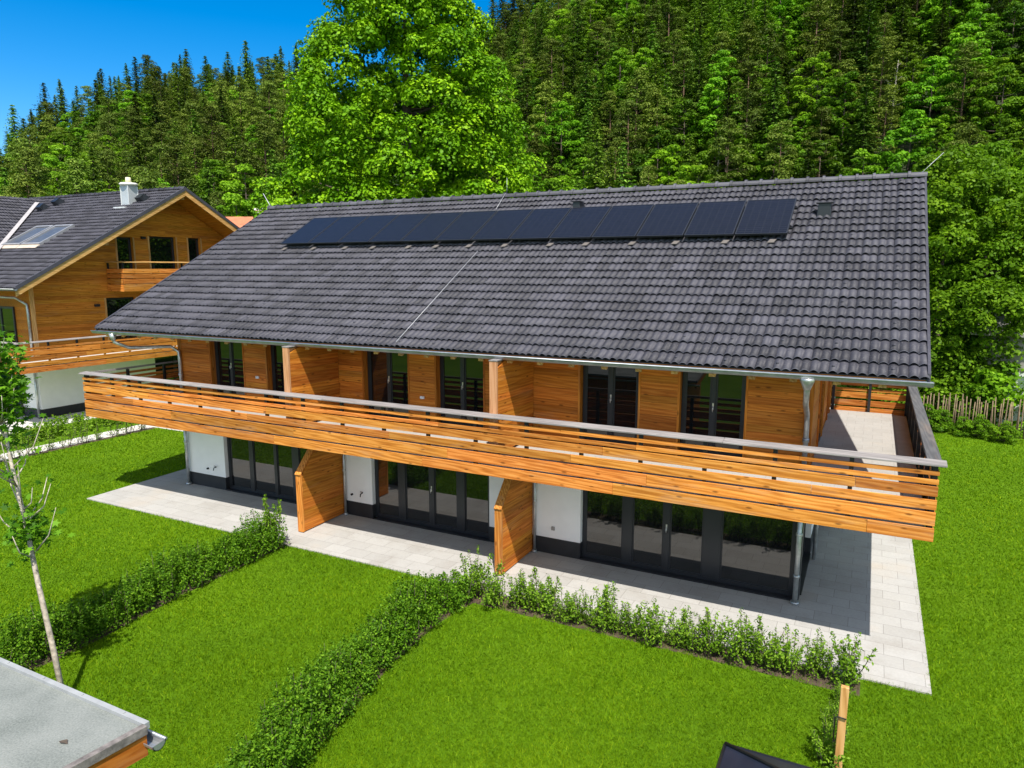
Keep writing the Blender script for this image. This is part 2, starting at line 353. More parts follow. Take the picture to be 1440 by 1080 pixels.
# ------------------------------------------------------------------ roof tiles (real geometry, one mesh)
def tiles_mesh(O, U, Vd, length, slope, tw, th, mask=None, noses=True, seed=1, prof=0.034, ns=7):
    g = np.random.default_rng(seed); O = np.array(O, float); U = np.array(U, float); Vd = np.array(Vd, float)
    Nn = np.cross(U, Vd); Nn /= np.linalg.norm(Nn)
    if Nn[2] < 0: Nn = -Nn
    nc = int(round(length/tw)); tw = length/nc; nr = int(round(slope/th)); th = slope/nr
    per = 2*(ns-1)+1; sx = np.linspace(0, 1, per)
    h = prof*np.abs(np.sin(2*np.pi*sx))**0.8*np.where(np.sin(2*np.pi*sx) >= 0, 1, 0.8)
    VV = []; FF = []; RR = []; base = 0
    for r in range(nr):
        for c in range(nc):
            uc = (c+0.5)*tw; vc = (r+0.5)*th
            if mask and not mask(uc, vc): continue
            j = g.normal(0, 0.0035, 3); u = c*tw+sx*(tw+0.003)+j[0]; v0 = r*th-0.03+j[1]; v1 = (r+1)*th+0.03
            top0 = O+np.outer(u, U)+v0*Vd+np.outer(h*1.75+0.042+j[2], Nn)
            bot0 = top0-Nn*0.013
            top1 = O+np.outer(u, U)+min(v1, slope)*Vd+np.outer(h*0.85+0.006, Nn)
            VV += [bot0, top0, top1]; i = np.arange(per-1)+base
            FF.append(np.stack([i, i+1, i+1+per, i+per], 1)); FF.append(np.stack([i+per, i+1+per, i+1+2*per, i+2*per], 1))
            rr = g.random(); RR.append(np.concatenate([np.full(per-1, 2.2+1.5*g.random()), np.full(per-1, rr)])); base += 3*per  # lip faces lighter: pale cut edges, plus light catching them put into the colour
            if noses and (c*2+r*3) % 6 == 0:
                p = O+U*(c*tw+tw*0.25)+Vd*(r*th+0.10)+Nn*(0.075)
                q = [p-U*0.02, p+U*0.02, p+U*0.02+Vd*0.07-Nn*0.01, p-U*0.02+Vd*0.07-Nn*0.01, p-U*0.02+Nn*0.035, p+U*0.02+Nn*0.035, p+U*0.02+Vd*0.03+Nn*0.03, p-U*0.02+Vd*0.03+Nn*0.03]
                VV.append(np.array(q)); FF.append(np.array([(0,1,5,4),(1,2,6,5),(2,3,7,6),(3,0,4,7),(4,5,6,7)])+base); RR.append(np.full(5, 0.9)); base += 8
    return np.concatenate(VV), np.concatenate(FF), np.concatenate(RR)

def tile_roof(name, specs, m, parent):
    VV = []; FF = []; RR = []; b = 0; off = root_loc(parent)
    for s in specs:
        v, f, r = tiles_mesh(**s); VV.append(v-off); FF.append(f+b); RR.append(r); b += len(v)
    return link(name, np_mesh(name, np.concatenate(VV), np.concatenate(FF), np.concatenate(RR), [m]), parent)

def ridge_caps(x0, x1, y, z, parent, m, step=0.38):
    b = MB(); n = int(round((x1-x0)/step)); st = (x1-x0)/n
    for i in range(n):
        xa = x0+i*st; xb = xa+st+0.03; vs = []; k = 9; ra, rb = 0.155, 0.115; rr = random.random()
        for x, rad in ((xa, ra), (xa+0.06, ra), (xa+0.065, rb+0.004), (xb, rb)):
            for j in range(k):
                q = math.pi*(j/(k-1))*1.05-0.08; vs.append((x, y-rad*math.cos(q), z+rad*math.sin(q)*0.9-0.02))
        fs = [(a*k+j, a*k+j+1, (a+1)*k+j+1, (a+1)*k+j) for a in range(3) for j in range(k-1)]+[tuple(range(k))]
        b.add(vs, fs, rr, False)
    return b.build('ridge_cap', m, parent)

def gutter(mb, p0, p1, rad=0.075, out=(0, -1, 0)):
    p0 = Vector(p0); p1 = Vector(p1); out = Vector(out); k = 9; vs = []; fs = []
    for p in (p0, p1):
        for rr in (rad, rad-0.008):
            for j in range(k):
                q = math.pi*j/(k-1); vs.append(p+out*(-rr*math.cos(q))+Vector((0, 0, -rr*math.sin(q))))
    for e in range(k-1):
        fs.append((e, e+1, 2*k+e+1, 2*k+e)); fs.append((k+e+1, k+e, 3*k+e, 3*k+e+1))
        fs.append((e, k+e, k+e+1, e+1)); fs.append((2*k+e, 2*k+e+1, 3*k+e+1, 3*k+e))
    fs += [(0, 2*k, 3*k, k), (k-1, 2*k-1, 4*k-1, 3*k-1)]
    fs.append(tuple(range(k))); fs.append(tuple(range(3*k-1, 2*k-1, -1)))
    mb.add(vs, fs, 0.5, False)
    lip = p0+out*rad; lip2 = p1+out*rad; mb.tube([lip, lip2], 0.014, 6)

def clad(mb, T, u0, u1, z0, z1, bh=0.145, thick=0.024, top=None, butt=None):
    """horizontal cladding boards; T(u, n, z) -> world, n outward; top(u) optional roof line"""
    nrow = int(round((z1-z0)/bh)); bh = (z1-z0)/nrow
    for i in range(nrow):
        za, zb = z0+i*bh, z0+(i+1)*bh-0.006
        a, b = (u0, u1) if top is None else top(za, zb, u0, u1)
        if b-a < 0.05: continue
        cuts = [a, b]
        if butt and b-a > butt: cuts = [a]+[a+(b-a)*q for q in sorted(random.uniform(0.2, 0.8) for _ in range(int((b-a)/butt)))]+[b]
        for c0, c1 in zip(cuts, cuts[1:]):
            rr = random.random(); n0, n1 = 0, thick+random.uniform(-0.002, 0.002)
            p = [T(c0, n0, za), T(c1, n0, za), T(c1, n1, za), T(c0, n1, za), T(c0, n0, zb), T(c1, n0, zb), T(c1, n1-0.004, zb), T(c0, n1-0.004, zb)]
            mb.hexa(p, rr)

def window(T, u0, u1, z0, z1, parent, splits=(), rec=0.16, fw=0.075, mull=None, handle=None, glass=None):
    """splits: list of (u_left, u_right) of each mullion; frame is the part, panes and handle its sub-parts"""
    fm = MB(); d0, d1 = -rec-0.07, -rec
    def bx(a, b, c, d, e0=d0, e1=d1):
        fm.hexa([T(a, e0, c), T(b, e0, c), T(b, e1, c), T(a, e1, c), T(a, e0, d), T(b, e0, d), T(b, e1, d), T(a, e1, d)])
    bx(u0, u0+fw, z0, z1); bx(u1-fw, u1, z0, z1); bx(u0+fw, u1-fw, z0, z0+fw); bx(u0+fw, u1-fw, z1-fw, z1)
    for a, b in splits: bx(a, b, z0+fw, z1-fw, d0, d1+0.012)
    # drip sill below the frame
    bx(u0, u1, z0-0.03, z0-0.002, -rec-0.05, 0.03)
    o = fm.build('window', FRAME, parent, 0.004)
    es = [u0+fw]+[x for s in splits for x in s]+[u1-fw]
    for a, b in zip(es[::2], es[1::2]):
        g = MB(); sl = 0.03
        # inner sash
        for (p, q, c, d) in ((a, a+sl, z0+fw, z1-fw), (b-sl, b, z0+fw, z1-fw), (a+sl, b-sl, z0+fw, z0+fw+sl), (a+sl, b-sl, z1-fw-sl, z1-fw)):
            g.hexa([T(p, d0+0.03, c), T(q, d0+0.03, c), T(q, d1-0.014, c), T(p, d1-0.014, c), T(p, d0+0.03, d), T(q, d0+0.03, d), T(q, d1-0.014, d), T(p, d1-0.014, d)])
        g.build('sash', FRAME, o)
        e0, e1 = d0+0.036, d0+0.044
        MB().hexa([T(a+sl, e0, z0+fw+sl), T(b-sl, e0, z0+fw+sl), T(b-sl, e1, z0+fw+sl), T(a+sl, e1, z0+fw+sl), T(a+sl, e0, z1-fw-sl), T(b-sl, e0, z1-fw-sl), T(b-sl, e1, z1-fw-sl), T(a+sl, e1, z1-fw-sl)]).build('pane', glass or GLASS, o)
    if handle is not None:
        h = MB(); uu, zz = handle
        h.hexa([T(uu-0.016, d1+0.012, zz-0.07), T(uu+0.016, d1+0.012, zz-0.07), T(uu+0.016, d1+0.02, zz-0.07), T(uu-0.016, d1+0.02, zz-0.07), T(uu-0.016, d1+0.012, zz+0.07), T(uu+0.016, d1+0.012, zz+0.07), T(uu+0.016, d1+0.02, zz+0.07), T(uu-0.016, d1+0.02, zz+0.07)])
        h.tube([T(uu, d1+0.02, zz), T(uu, d1+0.055, zz), T(uu+0.005, d1+0.06, zz-0.11)], 0.011, 6); h.build('handle', HANDLE, o)
    return o

def railing(name, T, u0, u1, zs, parent, rail_z, axis, post_step=1.22, cut=4.4, thick=0.03, post_n=-0.075, rail_w=0.22, zpost=None, mats=BOARD, railmat=GREY, rail_u=None):
    """board railing: part = boards; sub-parts handrail and each post. n outward, boards between n=0 and n=thick"""
    b = MB(); 
    for k, (za, zb) in enumerate(zs):
        cuts = [u0]; x = u0+cut*(0.45+0.5*((k*37) % 10)/10)
        while x < u1-0.6: cuts.append(x); x += cut
        cuts.append(u1)
        for c0, c1 in zip(cuts, cuts[1:]):
            j = random.uniform(-0.003, 0.003); c0 += 0.002; c1 -= 0.002
            b.hexa([T(c0, j, za), T(c1, j, za), T(c1, thick+j, za), T(c0, thick+j, za), T(c0, j, zb), T(c1, j, zb), T(c1, thick+j, zb), T(c0, thick+j, zb)])
    o = b.build(name, mats[axis], parent, 0.003)
    r = MB(); a0, a1 = rail_u or (u0-0.05, u1+0.05); cs = [a0]
    while cs[-1]+4.6 < a1-1.0: cs.append(cs[-1]+4.6)
    cs.append(a1); n1 = thick+0.05; n0 = n1-rail_w
    for c0, c1 in zip(cs, cs[1:]):
        c1 -= 0.003
        r.hexa([T(c0, n0, rail_z-0.06), T(c1, n0, rail_z-0.06), T(c1, n1, rail_z-0.068), T(c0, n1, rail_z-0.068), T(c0, n0, rail_z), T(c1, n0, rail_z), T(c1, n1, rail_z-0.035), T(c0, n1, rail_z-0.035)])
    r.build('handrail', railmat[axis], o, 0.006)
    n = max(1, int(round((u1-u0)/post_step))); zp = zpost if zpost is not None else zs[-1][0]
    for i in range(n+1):
        uu = u0+0.06+(u1-u0-0.12)*i/n; p = MB(); zt = rail_z-0.08
        p.hexa([T(uu-0.035, post_n, zp), T(uu+0.035, post_n, zp), T(uu+0.035, -0.006, zp), T(uu-0.035, -0.006, zp), T(uu-0.035, post_n, zt), T(uu+0.035, post_n, zt), T(uu+0.035, -0.006, zt), T(uu-0.035, -0.006, zt)])
        p.build('post', STEEL, o)
    return o

# ================================================================== MAIN HOUSE
H = empty('apartment_house', (-9.8, 20.2, 0), 'long house with orange larch balcony, white ground floor and solar panels on dark roof', 'house')
XL, XR, YF, YB = -18.8, -0.93, 14.65, 25.75
YE, ZE, YR, ZR = 13.14, 4.92, 20.25, 8.86; RX0, RX1 = -20.42, 0.89
SL = math.hypot(YR-YE, ZR-ZE); VD = ((0), (YR-YE)/SL, (ZR-ZE)/SL); TAN = (ZR-ZE)/(YR-YE)
def F(u, n, z): return (u, YF-n, z)                  # front wall, faces -y
def G(u, n, z): return (XR+n, u, z)                  # right gable, faces +x
roof = tile_roof('roof', [dict(O=(RX0, YE, ZE), U=(1, 0, 0), Vd=VD, length=RX1-RX0, slope=SL-0.08, tw=0.30, th=0.352, seed=3),
    dict(O=(RX0, 2*YR-YE, ZE), U=(1, 0, 0), Vd=(0, -VD[1], VD[2]), length=RX1-RX0, slope=SL-0.08, tw=0.6, th=0.352, noses=False, seed=4, ns=3)], TILE, H)
ridge_caps(RX0, RX1, YR, ZR+0.04, roof, RIDGE)
# soffit boards and verge trims under the tiles (closed slab)
sb = MB(); t0 = 0.03; t1 = 0.10
for s in (1, -1):
    ye = YR-s*(YR-YE-0.04); ze = ZE+0.04*TAN
    sb.prism([(RX0+0.05, ye, ze-t0), (RX0+0.05, YR, ZR-t0-0.02), (RX0+0.05, YR, ZR-t1-0.02), (RX0+0.05, ye, ze-t1)], (RX1-RX0-0.1, 0, 0))
sb.build('soffit', WOOD[0], roof)
ub = MB()
for s in (1, -1):
    ye = YR-s*(YR-YE-0.02); ze = ZE+0.02*TAN
    ub.prism([(RX0+0.02, ye, ze-0.004), (RX0+0.02, YR, ZR-0.014), (RX0+0.02, YR, ZR-0.044), (RX0+0.02, ye, ze-0.026)], (RX1-RX0-0.04, 0, 0))
ub.build('roof_underlay', STEEL, roof)
for x in (RX0-0.03, RX1-0.03):
    for s in (1, -1):
        vm = MB(); ye = YR-s*(YR-YE)
        vm.prism([(x, ye, ZE+0.10), (x, YR, ZR+0.06), (x, YR, ZR-0.14), (x, ye, ZE-0.12)], (0.045, 0, 0)); vm.build('verge_board', TILE, roof)
gm = MB(); gutter(gm, (RX0-0.05, YE-0.045, ZE-0.035), (RX1+0.06, YE-0.045, ZE-0.035), 0.085); gm.build('gutter', ZINC, roof); gm = MB()
gutter(gm, (RX0-0.05, 2*YR-YE+0.045, ZE-0.02), (RX1+0.05, 2*YR-YE+0.045, ZE-0.02), 0.075, (0, 1, 0)); gm.build('gutter', ZINC, roof)
x = RX0+0.35
while x < RX1-0.2:
    rm = MB(); y0, y1 = YE+0.10, YF+0.05
    z0 = ZE+(y0-YE)*TAN-0.105; z1 = ZE+(y1-YE)*TAN-0.105
    rm.hexa([(x-0.06, y0, z0-0.15), (x+0.06, y0, z0-0.15), (x+0.06, y1, z1-0.17), (x-0.06, y1, z1-0.17), (x-0.06, y0, z0), (x+0.06, y0, z0), (x+0.06, y1, z1), (x-0.06, y1, z1)])
    rm.build('rafter_end', BEAM[1], roof); x += 0.70
# lightning conductor wire and rods, roof vents
WIRE = simple('pale_wire', (0.55, 0.55, 0.56), 0.5, 0.3)
for pts, r_ in (([(-9.62, YE+0.02, ZE+0.13), (-9.62, YE+4.35*VD[1], ZE+4.35*VD[2]+0.13)], 0.006), ([(-10.3, YE+7.0*VD[1], ZE+7.0*VD[2]+0.13), (-10.46, YR-0.05, ZR+0.14)], 0.006)):
    MB().tube(pts, r_, 5).build('lightning_wire', WIRE, roof)
for pts, r_ in (([(-10.44, YR, ZR+0.1), (-10.44, YR, ZR+0.6)], 0.005), ([(RX1-0.1, YR, ZR+0.1), (RX1+0.35, YR+0.4, ZR+0.6)], 0.006), ([(RX0+0.05, YR, ZR+0.1), (RX0-0.5, YR+0.2, ZR+0.62)], 0.014)):
    MB().tube(pts, r_, 5).build('lightning_rod', WIRE, roof)
for (vx, vs, sw) in ((-1.19, 6.25, 0.16), (-7.63, 6.95, 0.12)):
    v = MB(); y = YE+vs*VD[1]; z = ZE+vs*VD[2]
    v.hexa([(vx-sw, y-0.2, z-0.08), (vx+sw, y-0.2, z-0.08), (vx+sw, y+0.2, z+0.13), (vx-sw, y+0.2, z+0.13), (vx-sw*0.8, y-0.2, z+0.24), (vx+sw*0.8, y-0.2, z+0.24), (vx+sw*0.8, y+0.12, z+0.28), (vx-sw*0.8, y+0.12, z+0.28)])
    v.box(vx-sw-0.03, vx+sw+0.03, y-0.24, y+0.02, z+0.24, z+0.262); v.build('roof_vent', FRAME, roof, 0.01)
# solar panels: 13, each a part with its frame
px0, px1, ps0, ps1 = -17.08, -1.83, 4.86, 6.70
pw = (px1-px0)/13
nv = np.array([0, -VD[2], VD[1]])
PFRAME = simple('dark_panel_frame', (0.028, 0.029, 0.033), 0.4, 0.2, 4, 0.1)
def RP(u, s, h): p = np.array([u, YE, ZE])+np.array(VD)*s+nv*h; return tuple(p)
for i in range(13):
    a, b = px0+i*pw+0.015, px0+(i+1)*pw-0.015
    g = MB().hexa([RP(a+0.025, ps0+0.025, 0.20), RP(b-0.025, ps0+0.025, 0.20), RP(b-0.025, ps1-0.025, 0.20), RP(a+0.025, ps1-0.025, 0.20),
                   RP(a+0.025, ps0+0.025, 0.226), RP(b-0.025, ps0+0.025, 0.226), RP(b-0.025, ps1-0.025, 0.226), RP(a+0.025, ps1-0.025, 0.226)])
    o = g.build('solar_panel', PANEL, H)
    uv = o.data.uv_layers.new(name='UV'); top = o.data.polygons[1]
    for li, c in zip(top.loop_indices, ((0, 0), (1, 0), (1, 1), (0, 1))): uv.data[li].uv = c
    fm = MB()
    for (u0, u1, s0, s1) in ((a, b, ps0, ps0+0.025), (a, b, ps1-0.025, ps1), (a, a+0.025, ps0+0.025, ps1-0.025), (b-0.025, b, ps0+0.025, ps1-0.025)):
        fm.hexa([RP(u0, s0, 0.185), RP(u1, s0, 0.185), RP(u1, s1, 0.185), RP(u0, s1, 0.185), RP(u0, s0, 0.231), RP(u1, s0, 0.231), RP(u1, s1, 0.231), RP(u0, s1, 0.231)])
    fm.build('panel_frame', PFRAME, o)
BRK = simple('stained_bracket', (0.12, 0.105, 0.095), 0.85, 0.0)
pm = MB()
for s in (5.25, 6.3): pm.hexa([RP(px0-0.05, s-0.02, 0.13), RP(px1+0.05, s-0.02, 0.13), RP(px1+0.05, s+0.02, 0.13), RP(px0-0.05, s+0.02, 0.13), RP(px0-0.05, s-0.02, 0.18), RP(px1+0.05, s-0.02, 0.18), RP(px1+0.05, s+0.02, 0.18), RP(px0-0.05, s+0.02, 0.18)])
pm.build('panel_rail', STEEL, roof)
for i in range(14):
    u = px0+0.3+i*1.12+random.uniform(-0.15, 0.15)
    MB().hexa([RP(u-0.03, 4.66, 0.095), RP(u+0.11, 4.66, 0.095), RP(u+0.16, 4.80, 0.095), RP(u+0.02, 4.80, 0.095), RP(u-0.03, 4.66, 0.105), RP(u+0.11, 4.66, 0.105), RP(u+0.16, 4.80, 0.115), RP(u+0.02, 4.80, 0.115)]).build('panel_bracket', BRK, roof)

# ---- upper storey walls
UPW = [(-17.44, -16.11), (-15.18, -13.85), (-11.76, -10.36), (-9.51, -8.18), (-5.71, -4.37), (-3.48, -2.16)]
ZD = 2.75; ZW = 5.62; ZT = 5.02
wallm = MB(); edges = [XL]+[e for p in UPW for e in p]+[XR]
for a, b in zip(edges[::2], edges[1::2]): clad(wallm, F, a, b, ZD, ZT)
clad(wallm, F, XL, XR, ZT, ZW)
def gtop(za, zb, u0, u1):
    lim = (zb-ZE+0.12)/TAN; return max(u0, YE+lim), min(u1, 2*YR-YE-lim)
GD = [(16.6, 17.9), (20.0, 21.0)]
ge = [YF]+[e for p in GD for e in p]+[YB]
for a, b in zip(ge[::2], ge[1::2]): clad(wallm, G, a, b, ZD, ZT)
clad(wallm, G, YF, YB, ZT, ZR-0.2, top=gtop)
clad(wallm, lambda u, n, z: (XL-n, u, z), YF, YB, ZD, ZT); clad(wallm, lambda u, n, z: (XL-n, u, z), YF, YB, ZT, ZR-0.2, top=gtop)
clad(wallm, lambda u, n, z: (u, YB+n, z), XL, XR, ZD, ZW)
wall = wallm.build('wall', WOOD[0], H)
bk = MB()   # wall core behind the boards
for a, b in zip(edges[::2], edges[1::2]): bk.box(a+0.003, b-0.003, YF+0.002, YF+0.26, ZD, ZT-0.004)
bk.box(XL, XR, YF+0.002, YF+0.26, ZT, ZW); bk.box(XL, XR, YB-0.25, YB-0.002, ZD, ZW)
for a, b in zip(ge[::2], ge[1::2]): bk.box(XR-0.26, XR-0.002, a+0.27, b-0.003, ZD, ZT)
for x in (XR-0.26, XL+0.002): bk.prism([(x, YF+0.27, ZT), (x, YF+0.27, ZE+(YF+0.27-YE)*TAN-0.12), (x, YR, ZR-0.15), (x, YB-0.27, ZE+(2*YR-YE-YB+0.27)*TAN-0.12), (x, YB-0.27, ZT)], (0.258, 0, 0))
bk.box(XL+0.002, XL+0.26, YF+0.27, YB-0.27, ZD, ZT)
bk.build('wall_core', WOOD[2], wall)
tr = MB()
for p in UPW:
    for e, s in zip(p, (-1, 1)): MB().box(e, e+s*0.045, YF-0.034, YF-0.026, ZD, ZT).build('opening_trim', WOOD[2], wall)
tr.box(XR+0.026, XR+0.034, YF-0.030, YF+0.12, ZD, ZW); tr.box(XR-0.14, XR+0.036, YF-0.036, YF-0.028, ZD, ZW)
MB().box(XL-0.036, XL+0.12, YF-0.036, YF-0.028, ZD, ZW).build('corner_trim', WOOD[2], wall)
for p in GD:
    for e, s in zip(p, (-1, 1)): MB().box(XR+0.026, XR+0.06, e, e+s*0.07, ZD, ZT).build('opening_trim', WOOD[2], wall)
tr.build('corner_trim', WOOD[2], wall)
for i, (a, b) in enumerate(UPW):
    m = (a+b)/2; sp = (m-0.05, m+0.05)
    window(F, a+0.004, b-0.004, ZD+0.10, ZT-0.01, H, [sp], rec=0.14, handle=(m, ZD+1.12), glass=GLASS_UP)
for a, b in GD: window(G, a+0.004, b-0.004, ZD+0.10, ZT-0.01, H, [], rec=0.10)
# interior floor plates keep the inside dark
MB().box(XL+0.3, XR-0.3, YF+0.3, YB-0.3, 2.42, 2.70).build('floor_slab', CONC, H)
# ---- ground floor walls
GFW = [(-17.16, -13.62), (-11.62, -8.05), (-5.66, -1.03)]
gs = MB(); eg = [XL]+[e for p in GFW for e in p]
for a, b in zip(eg[::2], eg[1::2]): gs.box(a, b, YF, YF+0.32, 0.42, 2.45)
for a, b in GFW: gs.box(a, b, YF+0.004, YF+0.32, 2.32, 2.45)
gs.box(XL, XL+0.32, YF+0.33, YB-0.33, 0.0, 2.45); gs.box(XL, XR, YB-0.32, YB, 0, 2.45); gs.box(XR-0.32, XR, 17.4, YB-0.33, 0.42, 2.45); gs.box(XR-0.32, XR, YF+0.4, 17.4, 2.3, 2.45)
gs.build('ground_floor_wall', STUCCO, H)
for a, b in ((XL-0.012, GFW[0][0]), (GFW[0][1], GFW[1][0]), (GFW[1][1], GFW[2][0])): MB().box(a, b, YF-0.014, YF+0.30, 0.0, 0.416).build('plinth', PLINTH, H)
MB().box(XR-0.3, XR+0.014, 17.4, YB-0.3, 0, 0.416).build('plinth', PLINTH, H)
cp = MB(); cp.box(-1.03, XR, YF-0.01, YF+0.32, 0, 2.45); cp.build('corner_post', FRAME, H)
window(F, -17.156, -13.624, 0.06, 2.315, H, [(-16.25, -16.08), (-15.25, -15.14), (-14.55, -14.29)], rec=0.12)
window(F, -11.616, -8.054, 0.06, 2.315, H, [(-10.84, -10.62), (-9.87, -9.72), (-9.04, -8.81)], rec=0.12, handle=(-9.80, 1.1))
window(F, -5.656, -1.034, 0.06, 2.315, H, [(-4.69, -4.46), (-3.76, -3.62), (-2.90, -2.52)], rec=0.12, handle=(-3.69, 1.1))
window(G, 14.99, 17.38, 0.06, 2.29, H, [(16.1, 16.25)], rec=0.12)
# ---- balcony slab, railings, screens
BY = 12.68; BX0, BX1 = -20.52, 1.12; BYE = 21.7
dk = MB(); 
dk.box(BX0+0.12, BX1-0.12, BY+0.13, YF-0.03, 2.45, ZD-0.004); dk.box(XR+0.03, BX1-0.12, YF-0.03, BYE-0.1, 2.45, ZD-0.004); dk.box(BX0+0.12, XL-0.03, YF-0.03, BYE-0.1, 2.45, ZD-0.004)
bal = dk.build('balcony', CONC, H)
dp = MB(); dp.box(BX0+0.14, BX1-0.42, BY+0.15, YF-0.035, ZD-0.003, ZD+0.025); dp.box(XR+0.035, BX1-0.42, YF-0.035, BYE-0.12, ZD-0.003, ZD+0.025); dp.box(BX0+0.14, XL-0.035, YF-0.035, BYE-0.12, ZD-0.003, ZD+0.025); dp.build('balcony_paving', DECKPAV, bal)
ZS = [(3.475, 3.545), (3.325, 3.405), (3.13, 3.295), (2.91, 3.072), (2.645, 2.87), (2.385, 2.605)]
RZ = 3.70
railing('balcony_railing', lambda u, n, z: (u, BY-n, z), BX0, BX1, ZS, H, RZ, 0, rail_u=(BX0-0.09, BX1+0.09))
DGREY = [wood('dark_grey_capping_along_%s' % 'xyz'[i], i, (0.085, 0.085, 0.092), (0.115, 0.115, 0.122), (0.15, 0.15, 0.155), knots=0.1, spread=0.1) for i in range(3)]
railing('balcony_railing', lambda u, n, z: (BX1-0.012+n-0.03, u, z), BY+0.02, BYE, ZS, H, RZ, 1, railmat=DGREY, rail_u=(BY+0.145, BYE+0.08))
railing('balcony_railing', lambda u, n, z: (BX0+0.042-n, u, z), BY+0.02, BYE, ZS, H, RZ, 1, rail_u=(BY+0.145, BYE+0.08))
railing('balcony_railing', lambda u, n, z: (u, BYE+0.002+n, z), XR+0.04, BX1-0.07, ZS, H, RZ, 0, post_step=1.0, rail_u=(XR+0.05, BX1-0.2))
railing('balcony_railing', lambda u, n, z: (u, BYE+0.002+n, z), BX0+0.07, XL-0.04, ZS, H, RZ, 0, post_step=1.0, rail_u=(BX0+0.2, XL-0.05))

def clipscreen(xc, y0, y1, z0, ztop, bh=0.14, th=0.05, faces=(1,)):
    b = MB(); n = int(round((max(ztop(y0), ztop(y1), ztop((y0+y1)/2))-z0)/bh))
    for i in range(n+1):
        za, zb = z0+i*bh, z0+(i+1)*bh-0.005
        # y range where ztop >= z
        def first(z):
            for k in range(61):
                y = y0+(y1-y0)*k/60
                if ztop(y) >= z: return y
            return None
        fa, fb = first(za+1e-4), first(zb)
        if fa is None: break
        if fb is None: fb = y1-0.02; zb = min(zb, ztop(y1))
        if zb-za < 0.02: continue
        for s in (1, -1):
            x0 = xc+s*0.028; x1 = xc+s*(th+0.03); j = random.uniform(-0.002, 0.002)
            xa, xb = sorted((x0, x1+j))
            b.hexa([(xa, fa, za), (xb, fa, za), (xb, y1, za), (xa, y1, za), (xa, fb, zb), (xb, fb, zb), (xb, y1, zb), (xa, y1, zb)])
    return b
for xc in (-12.66, -6.93):
    zt = lambda y: ZE+(y-YE)*TAN-0.12 if y > YE+0.05 else 4.78
    s = clipscreen(xc, 12.86, YF-0.04, ZD+0.08, zt).build('privacy_screen', WOOD[1], H)
    e = MB(); e.box(xc-0.085, xc+0.085, 12.80, 12.857, ZD+0.04, 4.80); e.box(xc-0.027, xc+0.027, 12.86, YF-0.05, ZD+0.1, 4.77); e.build('end_board', PINK[2], s)
    MB().box(xc-0.095, xc+0.095, 12.79, 13.10, 4.802, 4.822).build('cap', GREY[1], s)
for xc in (-12.64, -6.93):
    zt = lambda y: 1.62+(y-13.3)*1.25 if y > 13.3 else 1.62
    zt = lambda y: min(1.56+max(0, y-13.06)*1.15, 2.40)
    s = clipscreen(xc, 13.06, YF-0.05, 0.06, zt).build('privacy_screen', WOOD[1], H)
    e = MB(); e.box(xc-0.085, xc+0.085, 13.0, 13.055, 0.05, 1.56); e.box(xc-0.025, xc+0.025, 13.06, YF-0.06, 0.06, 1.5)
    e.prism([(xc-0.09, 12.99, 1.53), (xc-0.09, 13.80, 2.42), (xc-0.09, 13.80, 2.455), (xc-0.09, 12.97, 1.565)], (0.18, 0, 0)); e.build('end_board', BOARD[2], s)
# ---- downpipes and small fittings
def pipe(pts, r=0.05):
    return MB().tube(pts, r, 10)
def collar(p, z, r=0.062): p.tube([(p_x, p_y, z-0.03), (p_x, p_y, z+0.03)], r, 10)
p_x, p_y = -0.985, YF-0.13
p = pipe([(p_x+0.06, YE-0.05, ZE-0.10), (p_x+0.06, YE-0.03, ZE-0.34), (p_x+0.03, YE+0.35, ZE-0.62), (p_x, p_y-0.12, ZE-0.98), (p_x, p_y, ZE-1.15), (p_x, p_y, ZD+0.03)])
p.tube([(p_x+0.06, YE-0.05, ZE-0.09), (p_x+0.06, YE-0.05, ZE-0.14), (p_x+0.06, YE-0.045, ZE-0.30)], [0.13, 0.12, 0.055], 10)
collar(p, ZE-1.5); collar(p, 3.4); collar(p, ZD+0.06, 0.1); p.build('downpipe', ZINCPIPE, H)
p = pipe([(p_x, p_y, 2.44), (p_x, p_y, 0.03)]); collar(p, 1.5); collar(p, 0.62); collar(p, 0.06, 0.085); p.build('downpipe', ZINCPIPE, H)
p_x, p_y = -18.70, YF-0.10
p = pipe([(-19.6, YE-0.05, ZE-0.10), (-19.6, YE-0.03, ZE-0.34), (-19.35, YE+0.25, ZE-0.52), (-18.9, p_y-0.12, ZE-0.56), (-18.72, p_y, ZE-0.72), (p_x, p_y, ZE-0.95), (p_x, p_y, ZD+0.03)])
p.tube([(-19.6, YE-0.05, ZE-0.09), (-19.6, YE-0.045, ZE-0.30)], [0.11, 0.055], 10); collar(p, 3.5); p.build('downpipe', ZINCPIPE, H)
p = pipe([(p_x, p_y, 2.44), (p_x, p_y, 0.03)]); collar(p, 1.4); collar(p, 0.06, 0.085); p.build('downpipe', ZINCPIPE, H)
pipe([(XR+0.12, 17.1, 2.44), (XR+0.12, 17.1, 0.03)], 0.045).build('downpipe', ZINCPIPE, H)
for xx in (-12.48, -6.78):
    p_x, p_y = xx, YF-0.09
    p = pipe([(p_x, p_y, 2.44), (p_x, p_y, 0.03)], 0.035); collar(p, 0.06, 0.06); collar(p, 1.3, 0.045); p.build('downpipe', ZINCPIPE, H)
for xx in (-17.55, -11.95):
    t = MB(); y = YF
    t.tube([(xx, y, 0.70), (xx, y-0.09, 0.70), (xx+0.02, y-0.13, 0.63)], 0.014, 6); t.box(xx-0.04, xx+0.05, y-0.06, y-0.045, 0.735, 0.75); t.tube([(xx-0.35, y, 0.62), (xx-0.35, y-0.05, 0.62)], 0.03, 8); t.build('garden_tap', STEEL, H)
